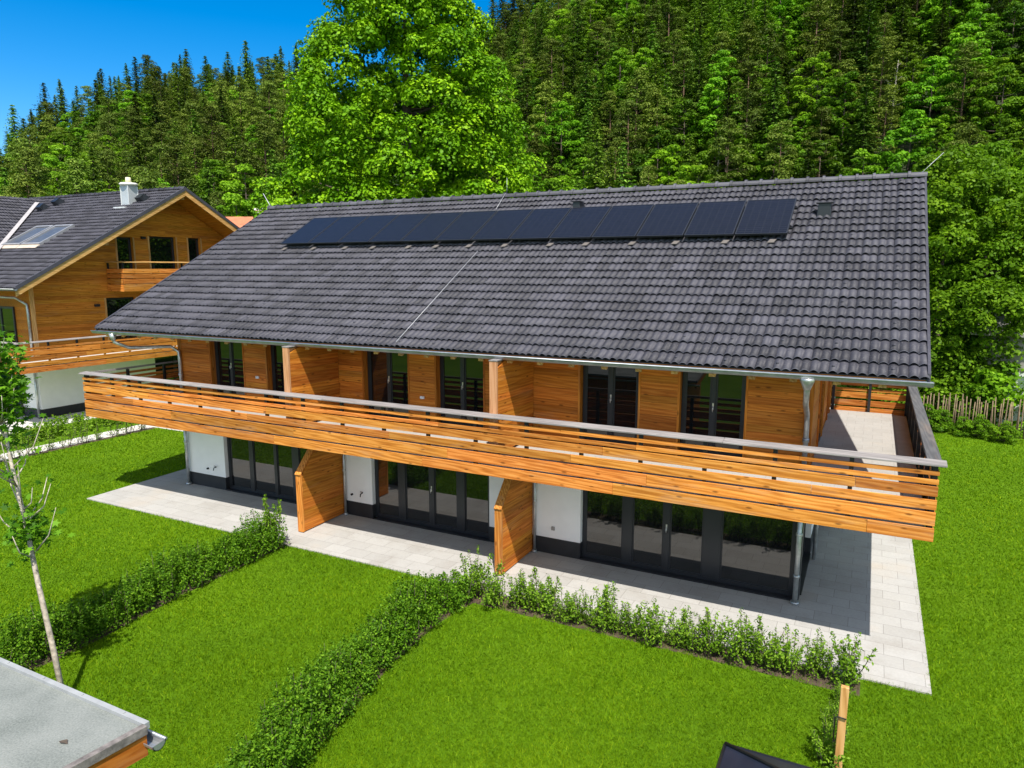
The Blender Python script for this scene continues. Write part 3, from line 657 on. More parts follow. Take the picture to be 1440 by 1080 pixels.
so_ = MB(); so_.box(-6.38, -6.29, YF-0.035, YF-0.001, 0.62, 0.71); so_.build('wall_socket', GREYWALL, H, 0.008)
for xx, zz in ((-15.55, 3.62), (-9.92, 3.50)): MB().box(xx-0.06, xx+0.06, YF-0.075, YF-0.03, zz-0.035, zz+0.035).build('wall_socket', WHITEP, H, 0.008)

# ================================================================== NEIGHBOUR HOUSE
NX, NY, NYB = -33.0, 18.4, 32.55; NRX = -31.35; NYE, NZE, NYR, NZR = 16.96, 5.87, 25.47, 10.63
NH = empty('neighbour_house', (-42, 25, 0), 'neighbouring timber gable house with attic balcony, white chimney and two skylights', 'house')
NSL = math.hypot(NYR-NYE, NZR-NZE); NVD = (0, (NYR-NYE)/NSL, (NZR-NZE)/NSL); NT = (NZR-NZE)/(NYR-NYE); NX0 = -58.0
def nmask(u, v):
    x = NX0+u; vx = -37.85+(v-3.44)*(-42.5+37.85)/(8.75-3.44); return x > vx-0.1
nroof = tile_roof('roof', [dict(O=(NX0, NYE, NZE), U=(1, 0, 0), Vd=NVD, length=NRX-NX0, slope=NSL-0.08, tw=0.30, th=0.352, noses=False, seed=5, mask=nmask, ns=5),
    dict(O=(NX0, 2*NYR-NYE, NZE), U=(1, 0, 0), Vd=(0, -NVD[1], NVD[2]), length=NRX-NX0, slope=NSL-0.08, tw=0.6, th=0.352, noses=False, seed=6, ns=3)], TILE_DIM, NH)
# cross gable slope facing +x left of the valley
cz0 = 5.6; cx0 = -42.5+(10.14-cz0)/0.557; csl = math.hypot(1, 0.557); cl = (10.6-cz0)/0.557*csl
def cmask(u, v):
    y = 6.0+u; z = cz0+v*0.557/csl; vy = NYE+(z-NZE)/NT; return y < vy+0.1
cross = tile_roof('cross_roof', [dict(O=(cx0, 6.0, cz0), U=(0, 1, 0), Vd=(-1/csl, 0, 0.557/csl), length=20.0, slope=cl, tw=0.30, th=0.352, noses=False, seed=8, mask=cmask, ns=5)], TILE_DIM, NH)
nu = MB(); xt = -42.5+(10.14-10.55)/0.557
def cpt(z, y): return (-42.5+(10.14-z)/0.557, y, z-0.035)
nu.add([cpt(cz0, 6.0), cpt(cz0, NYE+(cz0-NZE)/NT), cpt(10.55, NYE+(10.55-NZE)/NT), cpt(10.55, 6.0)], [(0, 1, 2, 3)]); nu.build('roof_underlay', STEEL, cross)
nu = MB()
for s in (1, -1):
    ye = NYR-s*(NYR-NYE-0.03); ze = NZE+0.03*NT
    nu.prism([(NX0, ye, ze-0.01), (NX0, NYR, NZR-0.025), (NX0, NYR, NZR-0.055), (NX0, ye, ze-0.035)], (NRX-NX0-0.06, 0, 0))
nu.build('roof_underlay', STEEL, nroof)
vb = MB(); A = Vector((-42.6, NYE+(10.2-NZE)/NT, 10.2+0.17)); B = Vector((-36.0, NYE+(6.55-NZE)/NT, 6.55+0.17))
vb.add([A+Vector((-0.1, -0.06, 0.02)), A+Vector((0.1, 0.06, 0.02)), B+Vector((0.1, 0.06, 0.02)), B+Vector((-0.1, -0.06, 0.02)), A, B], [(0, 4, 5, 3), (4, 1, 2, 5)])
vb.build('valley_flashing', simple('pale_flashing', (0.36, 0.34, 0.34), 0.7, 0.0), NH)
ridge_caps(-44.5, NRX, NYR, NZR+0.04, nroof, TILE_DIM)
ns = MB()
for s in (1, -1):
    ye = NYR-s*(NYR-NYE-0.04); ze = NZE+0.04*NT
    ns.prism([(NX0, ye, ze-0.04), (NX0, NYR, NZR-0.06), (NX0, NYR, NZR-0.14), (NX0, ye, ze-0.12)], (NRX-NX0-0.06, 0, 0))
ns.build('soffit', NWOOD[0], nroof)
nv_ = MB()
for s in (1, -1):
    ye = NYR-s*(NYR-NYE)
    nv_.prism([(NRX-0.055, ye, NZE-0.07), (NRX-0.055, NYR, NZR-0.07), (NRX-0.055, NYR, NZR-0.33), (NRX-0.055, ye, NZE-0.33)], (0.05, 0, 0))
nv_.build('verge_board', BEAM[1], nroof)
ne = MB()
for s in (1, -1):
    ye = NYR-s*(NYR-NYE); ne.prism([(NRX-0.05, ye, NZE+0.11), (NRX-0.05, NYR, NZR+0.10), (NRX-0.05, NYR, NZR-0.065), (NRX-0.05, ye, NZE-0.065)], (0.075, 0, 0))
ne.build('verge_tile', TILE_DIM, nroof)
for yy in (NYR, 21.2, 29.7):
    z = NZR-abs(yy-NYR)*NT-0.15; MB().box(NX-0.1, NRX-0.25, yy-0.10, yy+0.10, z-0.36, z-0.05).build('purlin', BEAM[0], nroof)
g2 = MB(); gutter(g2, (NX0, NYE-0.045, NZE-0.02), (NRX+0.08, NYE-0.045, NZE-0.02), 0.08); g2.build('gutter', ZINC, nroof)
def NG(u, n, z): return (NX+n, u, z)
def NF(u, n, z): return (u, NY-n, z)
def ntop(za, zb, u0, u1):
    lim = (zb-NZE+0.13)/NT; return max(u0, NYE+lim), min(u1, 2*NYR-NYE-lim)
NW = [(22.65, 23.5, 6.10, 8.2), (24.42, 25.95, 6.10, 8.3), (26.72, 27.5, 6.10, 8.3)]; NLW = [(21.85, 23.4, 2.95, 5.28)]
nw = MB()
def clad_holes(mb, T, u0, u1, z0, z1, holes, top=None):
    zsb = sorted({z0, z1, *[h[2] for h in holes], *[h[3] for h in holes]})
    for za, zb in zip(zsb, zsb[1:]):
        hs_ = sorted(h for h in holes if h[2] <= za+1e-6 and h[3] >= zb-1e-6); e = [u0]+[q for h in hs_ for q in h[:2]]+[u1]
        for a, b in zip(e[::2], e[1::2]): clad(mb, T, a, b, za, zb, 0.15, top=top, butt=5.0)
clad_holes(nw, NG, NY, NYB, ZD-0.05, NZR-0.25, NW+NLW, ntop)
clad(nw, NF, -57, NX, ZD-0.05, 6.3)
nwall = nw.build('wall', NWOOD[1], NH)
nb = MB(); bx_ = NX-0.26; tops = NZR-0.2
def ncol(ya, yb, z0):
    f = lambda y: NZR-abs(y-NYR)*NT-0.16
    pts = [(bx_, ya, z0), (bx_, ya, f(ya))]+([(bx_, NYR, f(NYR))] if ya < NYR < yb else [])+[(bx_, yb, f(yb)), (bx_, yb, z0)]
    nb.prism(pts, (0.258, 0, 0))
nb.box(bx_, NX-0.002, NY+0.02, 21.85, 2.45, 5.9); nb.box(bx_, NX-0.002, 23.4, NYB, 2.45, 5.9); nb.box(bx_, NX-0.002, 21.85, 23.4, 5.28, 5.9); nb.box(bx_, NX-0.002, 21.85, 23.4, 2.45, 2.95)
yy = [NY+0.6]+[e for h in NW for e in h[:2]]+[NYB-0.6]
for a, b in zip(yy[::2], yy[1::2]): ncol(a, b, 5.9)
for h in NW: ncol(h[0], h[1], h[3])
for h in NW: nb.box(bx_, NX-0.002, h[0], h[1], 5.9, h[2])
nb.box(-57, NX-0.03, NY+0.002, NY+0.25, 2.45, 6.2)
nb.build('wall_core', NWOOD[2], nwall)
for h in NW: window(NG, h[0]+0.004, h[1]-0.004, h[2]+0.03, h[3]-0.004, NH, rec=0.14)
window(NG, NLW[0][0]+0.004, NLW[0][1]-0.004, 3.0, 5.276, NH, rec=0.14)
window(lambda u, n, z: (u, NY-0.06-n, z), -36.2, -34.2, 2.95, 5.0, NH, [(-35.25, -35.15)], rec=-0.05)
nt_ = MB(); nt_.box(NX-0.02, NX+0.035, NY-0.035, NY+0.14, ZD-0.05, 6.25)
for h in NW+NLW:
    for e, s in zip(h[:2], (-1, 1)): MB().box(NX+0.026, NX+0.034, e, e+s*0.09, h[2], h[3]).build('opening_trim', BEAM[2], nwall)
nt_.build('corner_trim', BEAM[2], nwall)
ng = MB(); ng.box(NX-0.3, NX, NY, 24.2, 0.42, 2.44); ng.box(NX-0.3, NX, 26.8, NYB, 0.42, 2.44); ng.box(-57, NX-0.3, NY, NY+0.3, 0.42, 2.44); ng.box(NX-0.3, NX, 24.2, 26.8, 2.3, 2.44); ng.build('ground_floor_wall', STUCCO, NH)
np_ = MB(); np_.box(-57, NX+0.02, NY-0.02, NY+0.25, 0, 0.416); np_.box(NX-0.25, NX+0.02, NY+0.25, 24.2, 0, 0.416); np_.box(NX-0.25, NX+0.02, 26.8, NYB, 0, 0.416); np_.build('plinth', PLINTH, NH)
window(NG, 24.21, 26.79, 0.05, 2.29, NH, [(25.4, 25.55)], rec=0.12)
window(lambda u, n, z: (u, NY-0.06-n, z), -37.5, -34.4, 0.05, 2.29, NH, [(-36, -35.85)], rec=-0.05)
nd_ = MB(); nd_.box(NX+0.03, -31.15, 16.7, 29.0, 2.45, 2.72); nd_.box(-57, NX+0.03, 16.7, NY-0.03, 2.45, 2.72); nd_.build('balcony', CONC, NH)
NZS = [(3.36, 3.44), (3.10, 3.31), (2.86, 3.06), (2.64, 2.82), (2.38, 2.60)]
railing('balcony_railing', lambda u, n, z: (-31.1+n, u, z), 16.6, 29.0, NZS, NH, 3.68, 1, post_step=1.3)
railing('balcony_railing', lambda u, n, z: (u, 16.6-n, z), -57, -31.15, NZS, NH, 3.68, 0, post_step=2.6, rail_u=(-57, -31.3))
# attic balcony
AY0, AY1, AX = 22.0, 28.6, -31.78
MB().box(NX+0.03, AX-0.02, AY0+0.06, AY1-0.06, 5.62, 5.92).build('attic_balcony', CONC, NH)
AZ = [(6.46, 6.66), (6.22, 6.43), (5.96, 6.19), (5.60, 5.93)]
railing('attic_railing', lambda u, n, z: (AX+n, u, z), AY0, AY1, AZ, NH, 7.02, 1, post_step=1.5, railmat=BEAM, rail_w=0.14)
railing('attic_railing', lambda u, n, z: (u, AY0-n, z), NX+0.04, AX-0.004, AZ, NH, 7.02, 0, post_step=1.2, railmat=BEAM, rail_w=0.14, rail_u=(NX+0.04, AX-0.15))
# roof fittings
SKYG = simple('grey_skylight_glass', (0.085, 0.09, 0.10), 0.25, 0, 2, 0.2, spec=0.2)
def NRP(u, s, h): n_ = np.array([0, -NVD[2], NVD[1]]); return tuple(np.array([u, NYE, NZE])+np.array(NVD)*s+n_*h)
for a, b in ((-38.0, -36.55), (-36.4, -34.95)):
    fr = MB(); s0, s1 = 3.72, 5.72
    for (u0, u1, q0, q1) in ((a, b, s0, s0+0.12), (a, b, s1-0.12, s1), (a, a+0.10, s0+0.12, s1-0.12), (b-0.10, b, s0+0.12, s1-0.12)):
        fr.hexa([NRP(u0, q0, 0.0), NRP(u1, q0, 0.0), NRP(u1, q1, 0.0), NRP(u0, q1, 0.0), NRP(u0, q0, 0.17), NRP(u1, q0, 0.17), NRP(u1, q1, 0.17), NRP(u0, q1, 0.17)])
    sk = fr.build('skylight', simple('grey_skylight_frame', (0.32, 0.32, 0.33), 0.45, 0.3), NH)
    MB().hexa([NRP(a+0.1, s0+0.12, 0.1), NRP(b-0.1, s0+0.12, 0.1), NRP(b-0.1, s1-0.12, 0.1), NRP(a+0.1, s1-0.12, 0.1), NRP(a+0.1, s0+0.12, 0.13), NRP(b-0.1, s0+0.12, 0.13), NRP(b-0.1, s1-0.12, 0.13), NRP(a+0.1, s1-0.12, 0.13)]).build('pane', SKYG, sk)
    MB().hexa([NRP(a-0.05, s0-0.28, 0.08), NRP(b+0.05, s0-0.28, 0.08), NRP(b+0.05, s0, 0.08), NRP(a-0.05, s0, 0.08), NRP(a-0.05, s0-0.28, 0.10), NRP(b+0.05, s0-0.28, 0.10), NRP(b+0.05, s0, 0.12), NRP(a-0.05, s0, 0.12)]).build('apron', simple('beige_apron', (0.5, 0.42, 0.34), 0.6), sk)
cx, cs_ = -33.9, 8.0; cy = NYE+cs_*NVD[1]+0.25; cz = NZE+cs_*NVD[2]
c = MB(); c.box(cx-0.29, cx+0.29, cy-0.26, cy+0.26, cz-0.25, cz+1.0); ch = c.build('chimney', simple('zinc_chimney', (0.50, 0.53, 0.54), 0.5, 0.25, 3, 0.08), NH)
c = MB()
for sx in (-1, 1):
    for sy in (-1, 1): c.box(cx+sx*0.29-0.015, cx+sx*0.29+0.015, cy+sy*0.26-0.015, cy+sy*0.26+0.015, cz, cz+0.98)
c.box(cx-0.45, cx+0.40, cy-0.62, cy-0.26, cz-0.14, cz-0.06); c.build('chimney_flashing', simple('pale_sheet', (0.72, 0.73, 0.72), 0.5, 0.2), ch)
c = MB(); c.tube([(cx, cy, cz+1.001), (cx, cy, cz+1.03), (cx, cy, cz+1.11), (cx, cy, cz+1.15)], [0.32, 0.42, 0.43, 0.36], 20); c.build('chimney_cap', simple('cream_cap', (0.72, 0.70, 0.62), 0.6), ch)
MB().tube([(cx, cy, cz+1.13), (cx, cy, cz+1.42)], [0.15, 0.12], 14).build('flue', simple('cream_flue', (0.68, 0.63, 0.42), 0.6), ch)
for u, s in ((-40.9, 8.2), (-40.4, 8.85), (-33.1, 8.6)):
    v = MB(); v.hexa([NRP(u-0.22, s-0.3, 0.05), NRP(u+0.22, s-0.3, 0.05), NRP(u+0.22, s+0.2, 0.05), NRP(u-0.22, s+0.2, 0.05), NRP(u-0.2, s-0.35, 0.30), NRP(u+0.2, s-0.35, 0.30), NRP(u+0.15, s, 0.36), NRP(u-0.15, s, 0.36)]); v.build('roof_vent', FRAME, nroof)
p_x, p_y = NX-0.1, NY-0.1
p = pipe([(-34.6, NYE-0.05, NZE-0.1), (-34.3, NYE+0.2, NZE-0.35), (-33.4, p_y-0.3, NZE-0.45), (p_x-0.05, p_y, NZE-0.75), (p_x, p_y, NZE-1.1), (p_x, p_y, 2.73)], 0.055); p.build('downpipe', ZINCPIPE, NH)
pipe([(p_x, p_y, 2.44), (p_x, p_y, 0.02)], 0.055).build('downpipe', ZINCPIPE, NH)
for yy, zz in ((24.05, 8.2), (21.35, 4.95)): MB().box(NX+0.03, NX+0.14, yy-0.12, yy+0.12, zz-0.06, zz+0.06).build('wall_lamp', STEEL, NH, 0.01)

# ================================================================== small distant house and garage
rx, ry = polar(az(352), 68); RH = empty('cottage', (rx, ry, 0), 'small far house with orange red tiled roof behind the neighbouring gable', 'house', rz=0.5)
def loc(parent, mb): 
    o = parent.location; c, s = math.cos(parent.rotation_euler.z), math.sin(parent.rotation_euler.z); return mb
m_ = MB(); m_.box(-4+rx, 4+rx, -4+ry, 4+ry, 0, 8.4); m_.prism([(rx-4, ry-4, 8.4), (rx-4, ry+4, 8.4), (rx-4, ry, 10.8)], (8, 0, 0)); m_.build('wall', GREYWALL, RH)
m_ = MB()
for s in (1, -1): m_.prism([(rx-5, ry+s*4.8, 8.05), (rx-5, ry, 10.95), (rx-5, ry, 11.15), (rx-5, ry+s*4.8, 8.25)], (10, 0, 0))
rr_ = m_.build('roof', REDTILE, RH)
m_ = MB(); m_.box(rx+1.2, rx+1.7, ry-1.0, ry-0.5, 9.5, 11.5); m_.box(rx+1.0, rx+1.9, ry-1.2, ry-0.3, 11.6, 11.78); m_.build('chimney', WHITEP, rr_)
gx, gy = polar(az(1487), 39); GH = empty('garage', (gx, gy, 0), 'grey flat building showing through the trees at the right edge', 'building', rz=-0.3)
m_ = MB(); m_.box(gx-2.0, gx+6, gy-3, gy+3, 0, 3.9); m_.build('wall', GREYWALL, GH)
m_ = MB(); m_.prism([(gx-2.3, gy-3.4, 3.9), (gx-2.3, gy+3.4, 5.5), (gx-2.3, gy+3.4, 5.65), (gx-2.3, gy-3.4, 4.05)], (10, 0, 0)); m_.build('roof', simple('grey_metal_roof', (0.30, 0.29, 0.27), 0.6), GH)
MB().box(gx-1.5, gx+1.5, gy-3.04, gy-3.003, 0.1, 2.4).build('door', WHITEP, GH)

# ================================================================== vegetation
def leaves(P, Nrm, size, aspect=0.6, g=rng):
    n = len(P); Nrm = Nrm/np.maximum(np.linalg.norm(Nrm, axis=1, keepdims=True), 1e-6)
    t = g.normal(size=(n, 3)); t -= (t*Nrm).sum(1, keepdims=True)*Nrm; t /= np.maximum(np.linalg.norm(t, axis=1, keepdims=True), 1e-6)
    b = np.cross(Nrm, t); s = (size*g.uniform(0.65, 1.35, n))[:, None] if np.isscalar(size) else size[:, None]
    fold = Nrm*s*0.12
    V = np.stack([P-t*s*0.5, P+b*s*aspect*0.5+fold, P+t*s*0.5, P-b*s*aspect*0.5+fold], 1).reshape(-1, 3)
    Fq = np.arange(4*n).reshape(n, 4); return V, Fq

def leaf_mesh(name, P, Nrm, size, m, rnd=None, aspect=0.6, g=rng):
    V, Fq = leaves(P, Nrm, size, aspect, g); return np_mesh(name, V, Fq, g.random(len(P)) if rnd is None else rnd, [m])

def clump_points(C, Rv, n, g, up=0.5):
    """points on flattened puffs: C (k,3) centres, Rv (k,3) radii, n per puff"""
    k = len(C); d = g.normal(size=(k, n, 3)); d /= np.linalg.norm(d, axis=2, keepdims=True)
    d[:, :, 2] = np.where(d[:, :, 2] < -0.35, -d[:, :, 2], d[:, :, 2])
    r = g.uniform(0.55, 1.0, (k, n, 1))**0.6
    P = C[:, None, :]+d*r*Rv[:, None, :]; Nn = d*0.8+np.array([0, 0, up])+g.normal(0, 0.45, (k, n, 3))
    return P.reshape(-1, 3), Nn.reshape(-1, 3)

def broadleaf(name, m, prof, nclump, nleaf, lsize, crad, seed, trunk_r=0.3, bark=BARK, inner=0.25, limbs=14, flat=0.62):
    """prof: list of (z, radius). returns (crown mesh, trunk mesh)"""
    g = np.random.default_rng(seed); zs = np.array([p[0] for p in prof]); rs = np.array([p[1] for p in prof])
    C = []
    wgt = rs+1.2; zz = g.choice(np.linspace(zs[0], zs[-1], 200), nclump*2, p=(lambda q: q/q.sum())(np.interp(np.linspace(zs[0], zs[-1], 200), zs, wgt)))
    for z in zz[:nclump]:
        a = g.uniform(0, 2*np.pi); R_ = np.interp(z, zs, rs)*(1+0.09*math.sin(3*a+z*0.9)+g.normal(0, 0.05))
        q = 1.0 if g.random() > inner else g.uniform(0.3, 0.85)
        C.append((R_*q*math.cos(a), R_*q*math.sin(a), z+g.normal(0, 0.3)))
    C = np.array(C); sc = g.uniform(0.6, 1.35, len(C)); Rv = np.stack([sc*crad, sc*crad, sc*crad*flat], 1)
    P, Nn = clump_points(C, Rv, nleaf, g)
    cr = np.repeat(g.uniform(0, 1, len(C)), nleaf); rnd = np.clip(0.55*cr+0.45*g.random(len(P))+0.05, 0, 1)
    crown = leaf_mesh(name+'_crown', P, Nn, lsize, m, rnd, 0.75, g)
    tb = MB(); h = zs[-1]; tb.tube([(0, 0, -0.3), (0.05*h*0.1, 0, h*0.3), (-0.02*h*0.1, 0.03, h*0.6), (0, 0, h*0.93)], [trunk_r*1.2, trunk_r, trunk_r*0.6, 0.04], 9, 0.5)
    idx = g.permutation(len(C))[:limbs*3]
    for i in idx:
        c_ = C[i]*0.97; z0 = max(h*0.16, min(c_[2]-0.25*np.hypot(c_[0], c_[1]), h*0.85)); mid = np.array([c_[0]*0.5, c_[1]*0.5, z0+(c_[2]-z0)*0.35])
        tb.tube([(0, 0, z0), mid, c_], [trunk_r*0.35*(1-z0/h)+0.03, trunk_r*0.2*(1-z0/h)+0.02, 0.012], 6, 0.5)
    to = tb.build(name+'_trunk', bark); me = to.data; bpy.data.objects.remove(to); me.materials[0] = bark
    return crown, me

def spruce(name, m, h, rmax, seed, whorls=36, droop=0.4, bare=0.1, q=2):
    g = np.random.default_rng(seed); P = []; Nn = []; S = []
    for i in range(whorls):
        t = (i+0.5)/whorls; z = h*(bare+(1-bare)*t); Lb = rmax*(1-t)**0.75*(0.7+0.45*g.random())+0.2; nb = int(6+5*(1-t))
        a0 = g.uniform(0, 6.28)
        for k in range(nb):
            zj = g.normal(0, 0.16); a = a0+6.28*k/nb+g.normal(0, 0.2); L_ = Lb*g.uniform(0.7, 1.15); mseg = max(3, int(L_/0.36))
            for f in np.linspace(0.2, 1, mseg):
                for _ in range(q):
                    off = g.normal(0, 0.12, 3)*(0.5+L_*0.12)
                    P.append((math.cos(a)*L_*f+off[0], math.sin(a)*L_*f+off[1], z+zj-droop*L_*f**1.5+0.18*L_*f**3+off[2])); S.append(0.62*(1.15-0.5*f)*(0.55+0.45*L_/rmax)+0.12)
                    Nn.append((math.cos(a)*0.35+g.normal(0, .35), math.sin(a)*0.35+g.normal(0, .35), 1))
    P = np.array(P); Nn = np.array(Nn); crown = leaf_mesh(name+'_crown', P, Nn, np.array(S)*g.uniform(0.7, 1.4, len(P)), m, None, 0.42, g)
    tb = MB(); tb.tube([(0, 0, -0.5), (0, 0, h*0.5), (0, 0, h*0.99)], [0.02*h*0.6, 0.012*h*0.6, 0.02], 7, 0.5); to = tb.build(name+'_trunk', BARK); me = to.data; bpy.data.objects.remove(to)
    return crown, me

def pine(name, m, h, seed):
    g = np.random.default_rng(seed); C = []; k = 44
    for i in range(k):
        t = i/(k-1); z = h*(0.26+0.74*t); r = (0.7+h*0.14*math.sin(math.pi*min(1, t*0.8+0.2)))*g.uniform(0.4, 1); a = g.uniform(0, 6.28); C.append((r*math.cos(a), r*math.sin(a), z))
    C = np.array(C); sc = g.uniform(0.7, 1.25, k); Rv = np.stack([sc*1.25, sc*1.25, sc*0.6], 1); P, Nn = clump_points(C, Rv, 130, g, 0.8)
    crown = leaf_mesh(name+'_crown', P, Nn, 0.40, m, None, 0.35, g)
    tb = MB(); tb.tube([(0, 0, -0.5), (0.15, 0.1, h*0.45), (0, 0, h*0.97)], [0.2, 0.15, 0.03], 7, 0.5)
    for c_ in C[::2]: tb.tube([(0.05, 0.03, c_[2]-0.5), tuple(c_)], [0.06, 0.02], 5, 0.5)
    to = tb.build(name+'_trunk', PINEBARK); me = to.data; bpy.data.objects.remove(to); return crown, me

def plant_tree(name, meshes, loc_, label, cat, group=None, rz=0, sc=1):
    e = empty(name, loc_, label, cat, group, rz, sc); link('crown', meshes[0], e)
    link('trunk', meshes[1], e); return e

# the big maple behind the house
big = broadleaf('maple', LF_MAPLE, [(2.2, 4.6), (5, 6.4), (9.4, 6.9), (11.3, 6.7), (13, 6.2), (14.6, 5.7), (16.7, 5.0), (18.8, 4.1), (20.9, 3.2), (23, 2.0), (24.6, 0.7)], 1350, 200, 0.185, 0.80, 11, 0.42, inner=0.42, limbs=14, flat=0.92)
bx, by = polar(az(577), 42.0)
plant_tree('maple_tree', big, (bx, by, 0), 'huge bright green maple tree rising behind the solar roof', 'tree')

SP = [spruce('spruce%d' % i, LF_SPRUCE, 18, rm, 20+i, wh, dr) for i, (rm, wh, dr) in enumerate(((3.5, 40, 0.42), (3.0, 42, 0.5), (3.9, 36, 0.3), (2.7, 38, 0.35)))]
PI_ = [pine('pine%d' % i, LF_PINE, 17, 40+i) for i in range(3)]
BL = [broadleaf('beech%d' % i, LF_WOOD, [(0.5, 2.2), (3, 3.6), (6, 4.0), (9, 3.4), (12, 1.8), (13.2, 0.5)], 130, 90, 0.36, 0.85, 50+i, 0.14, inner=0.3, limbs=6) for i in range(3)]

GR_S = 'dark spruces of the hillside forest'; GR_P = 'olive pines of the hillside forest'; GR_B = 'bright broadleaf trees of the hillside forest'
LB_S = 'dark green pointed spruce in the forest on the hillside'; LB_P = 'olive green round topped pine in the hillside forest'; LB_B = 'bright green broadleaf tree among the hillside conifers'
placed = []; g = np.random.default_rng(99); tries = 0; cnt = dict(S=0, P=0, B=0)
while len(placed) < 840 and tries < 200000:
    tries += 1; px = g.uniform(-50, 1490); a = az(px)
    if 460 < px < 660: continue
    d = math.sqrt(g.uniform(97**2, (262 if px < 760 else 205)**2))
    x, y = polar(a, d); md = 2.7+0.0105*d
    if any((x-q[0])**2+(y-q[1])**2 < md*md for q in placed): continue
    placed.append((x, y, a, d, px))
for (x, y, a, d, px) in placed:
    z = hill_z(a, d)-0.3; s_ = (d-97)/(165 if px < 760 else 108); crest = px < 720 and d > 215
    pB = 0.0 if crest else (0.78-0.75*s_ if px < 760 else 0.66-0.3*s_)
    r = g.random()
    if r < pB and cnt['B'] < 295: k = 'B'
    elif r < pB+(1-pB)*0.34: k = 'P'
    else: k = 'S'
    if crest and k == 'P' and g.random() < 0.6: k = 'S'
    if k == 'S' and cnt['S'] >= 295: k = 'P'
    cnt[k] += 1; rz = g.uniform(0, 6.28)
    if k == 'S':
        sc = g.uniform(0.55, 1.0)*(g.uniform(0.75, 1.25) if crest else 1); plant_tree('spruce_tree', SP[g.integers(4)], (x, y, z), 'dark spruce standing on the skyline left of the big maple' if crest else LB_S, 'tree', 'spruces along the left skyline' if crest else GR_S, rz, (sc*1.15, sc*1.15, sc))
    elif k == 'P':
        sc = g.uniform(0.6, 0.98); plant_tree('pine_tree', PI_[g.integers(3)], (x, y, z), 'thin crowned pine standing on the skyline left of the big maple' if crest else LB_P, 'tree', 'pines along the left skyline' if crest else GR_P, rz, sc)
    else:
        sc = g.uniform(0.55, 0.98); plant_tree('broadleaf_tree', BL[g.integers(3)], (x, y, z), LB_B, 'tree', GR_B, rz, (sc*1.05, sc*1.05, sc))
for px, ty, label in ((1236, 92, 'bare white dead tree standing out in the forest above the right roof end'), (1002, 172, 'bare grey dead tree leaning in the forest above the solar panels')):
    a = az(px); el = math.tan(math.atan((540-ty)/999)-R(PITCH)); d = min(np.arange(105, 200, 1.0), key=lambda q: abs(hill_z(a, q)+13.5-(CAM_H+el*q/math.cos(0)))); x, y = polar(a, d); z = hill_z(a, d)
    DT = empty('dead_tree', (x, y, z), label, 'tree'); tb = MB(); tb.tube([(x, y, z-0.5), (x+0.1, y, z+6), (x+0.3, y, z+11)], [0.18, 0.13, 0.04], 7)
    for k in range(9):
        zz = z+5+k*0.65; q = k*2.4; tb.tube([(x+0.15, y, zz), (x+0.15+math.cos(q)*(1.4-0.1*k), y+math.sin(q)*(1.4-0.1*k), zz+0.5)], [0.06, 0.02], 5)
    tb.build('trunk', simple('bleached_dead_wood', (0.30, 0.27, 0.24), 0.9, 0, 6, 0.2), DT)
# undergrowth that fills the forest between the trees (uncountable)
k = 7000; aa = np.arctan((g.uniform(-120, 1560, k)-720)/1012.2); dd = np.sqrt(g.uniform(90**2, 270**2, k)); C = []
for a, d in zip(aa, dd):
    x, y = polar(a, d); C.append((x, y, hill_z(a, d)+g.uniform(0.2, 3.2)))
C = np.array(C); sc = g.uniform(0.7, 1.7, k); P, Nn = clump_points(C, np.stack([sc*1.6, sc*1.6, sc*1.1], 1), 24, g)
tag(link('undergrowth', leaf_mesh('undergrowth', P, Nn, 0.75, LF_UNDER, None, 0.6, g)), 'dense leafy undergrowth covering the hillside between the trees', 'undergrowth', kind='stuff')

# trees beyond the right-hand fence
RT_ = [broadleaf('garden_tree%d' % i, LF_TREE, [(0.2, 2.9), (2, 3.6), (5, 3.9), (7.5, 3.6), (10, 2.4), (11.6, 0.8)], 460, 170, 0.165, 0.6, 70+i, 0.16, inner=0.3, limbs=10, flat=0.9) for i in range(2)]
for (px, d, sc, label, kk) in ((1325, 38.5, 0.98, 'leafy green tree beside the right edge of the dark roof', 0), (1385, 40, 0.92, 'second leafy tree right of the roof, above the stick fence', 1),
        (1492, 45, 0.92, 'leafy tree cut by the right edge behind the grey building', 0), (1395, 57, 1.22, 'yellow green tree towering behind the garden trees at right', 1), (1290, 52, 1.0, 'tree whose crown shows just behind the right roof edge', 0), (1475, 60, 1.2, 'tall tree at far right behind the grey building', 0)):
    x, y = polar(az(px), d); plant_tree('garden_tree', RT_[kk], (x, y, -0.1), label, 'tree', None, px*0.37, sc)
BU = [broadleaf('bush%d' % i, LF_TREE, [(0.1, 0.7), (0.6, 1.1), (1.2, 1.1), (1.9, 0.5)], 60, 80, 0.13, 0.36, 80+i, 0.06, inner=0.4, limbs=6) for i in range(2)]
for (px, d, sc, label, kk) in ((1318, 35.6, 1.0, 'low bush at the left end of the stick fence', 0), (1345, 34.0, 0.38, 'small bush at the foot of the stick fence', 1), (1388, 35.9, 1.15, 'bush growing behind the middle of the stick fence', 0),
        (1378, 33.4, 0.32, 'low weedy bush in front of the stick fence', 1), (1440, 33.0, 0.36, 'low bush at the right end of the stick fence', 0), (1330, 33.9, 0.45, 'leafy bush leaning over the left pickets of the stick fence', 1), (1402, 33.4, 0.4, 'leafy bush hiding some middle pickets of the stick fence', 0), (1365, 36.5, 1.4, 'tall bush behind the left part of the stick fence', 1), (1425, 36.5, 1.5, 'tall bush behind the right part of the stick fence', 0)):
    x, y = polar(az(px), d); plant_tree('bush', BU[kk], (x, y, 0), label, 'bush', None, px*0.5, sc)
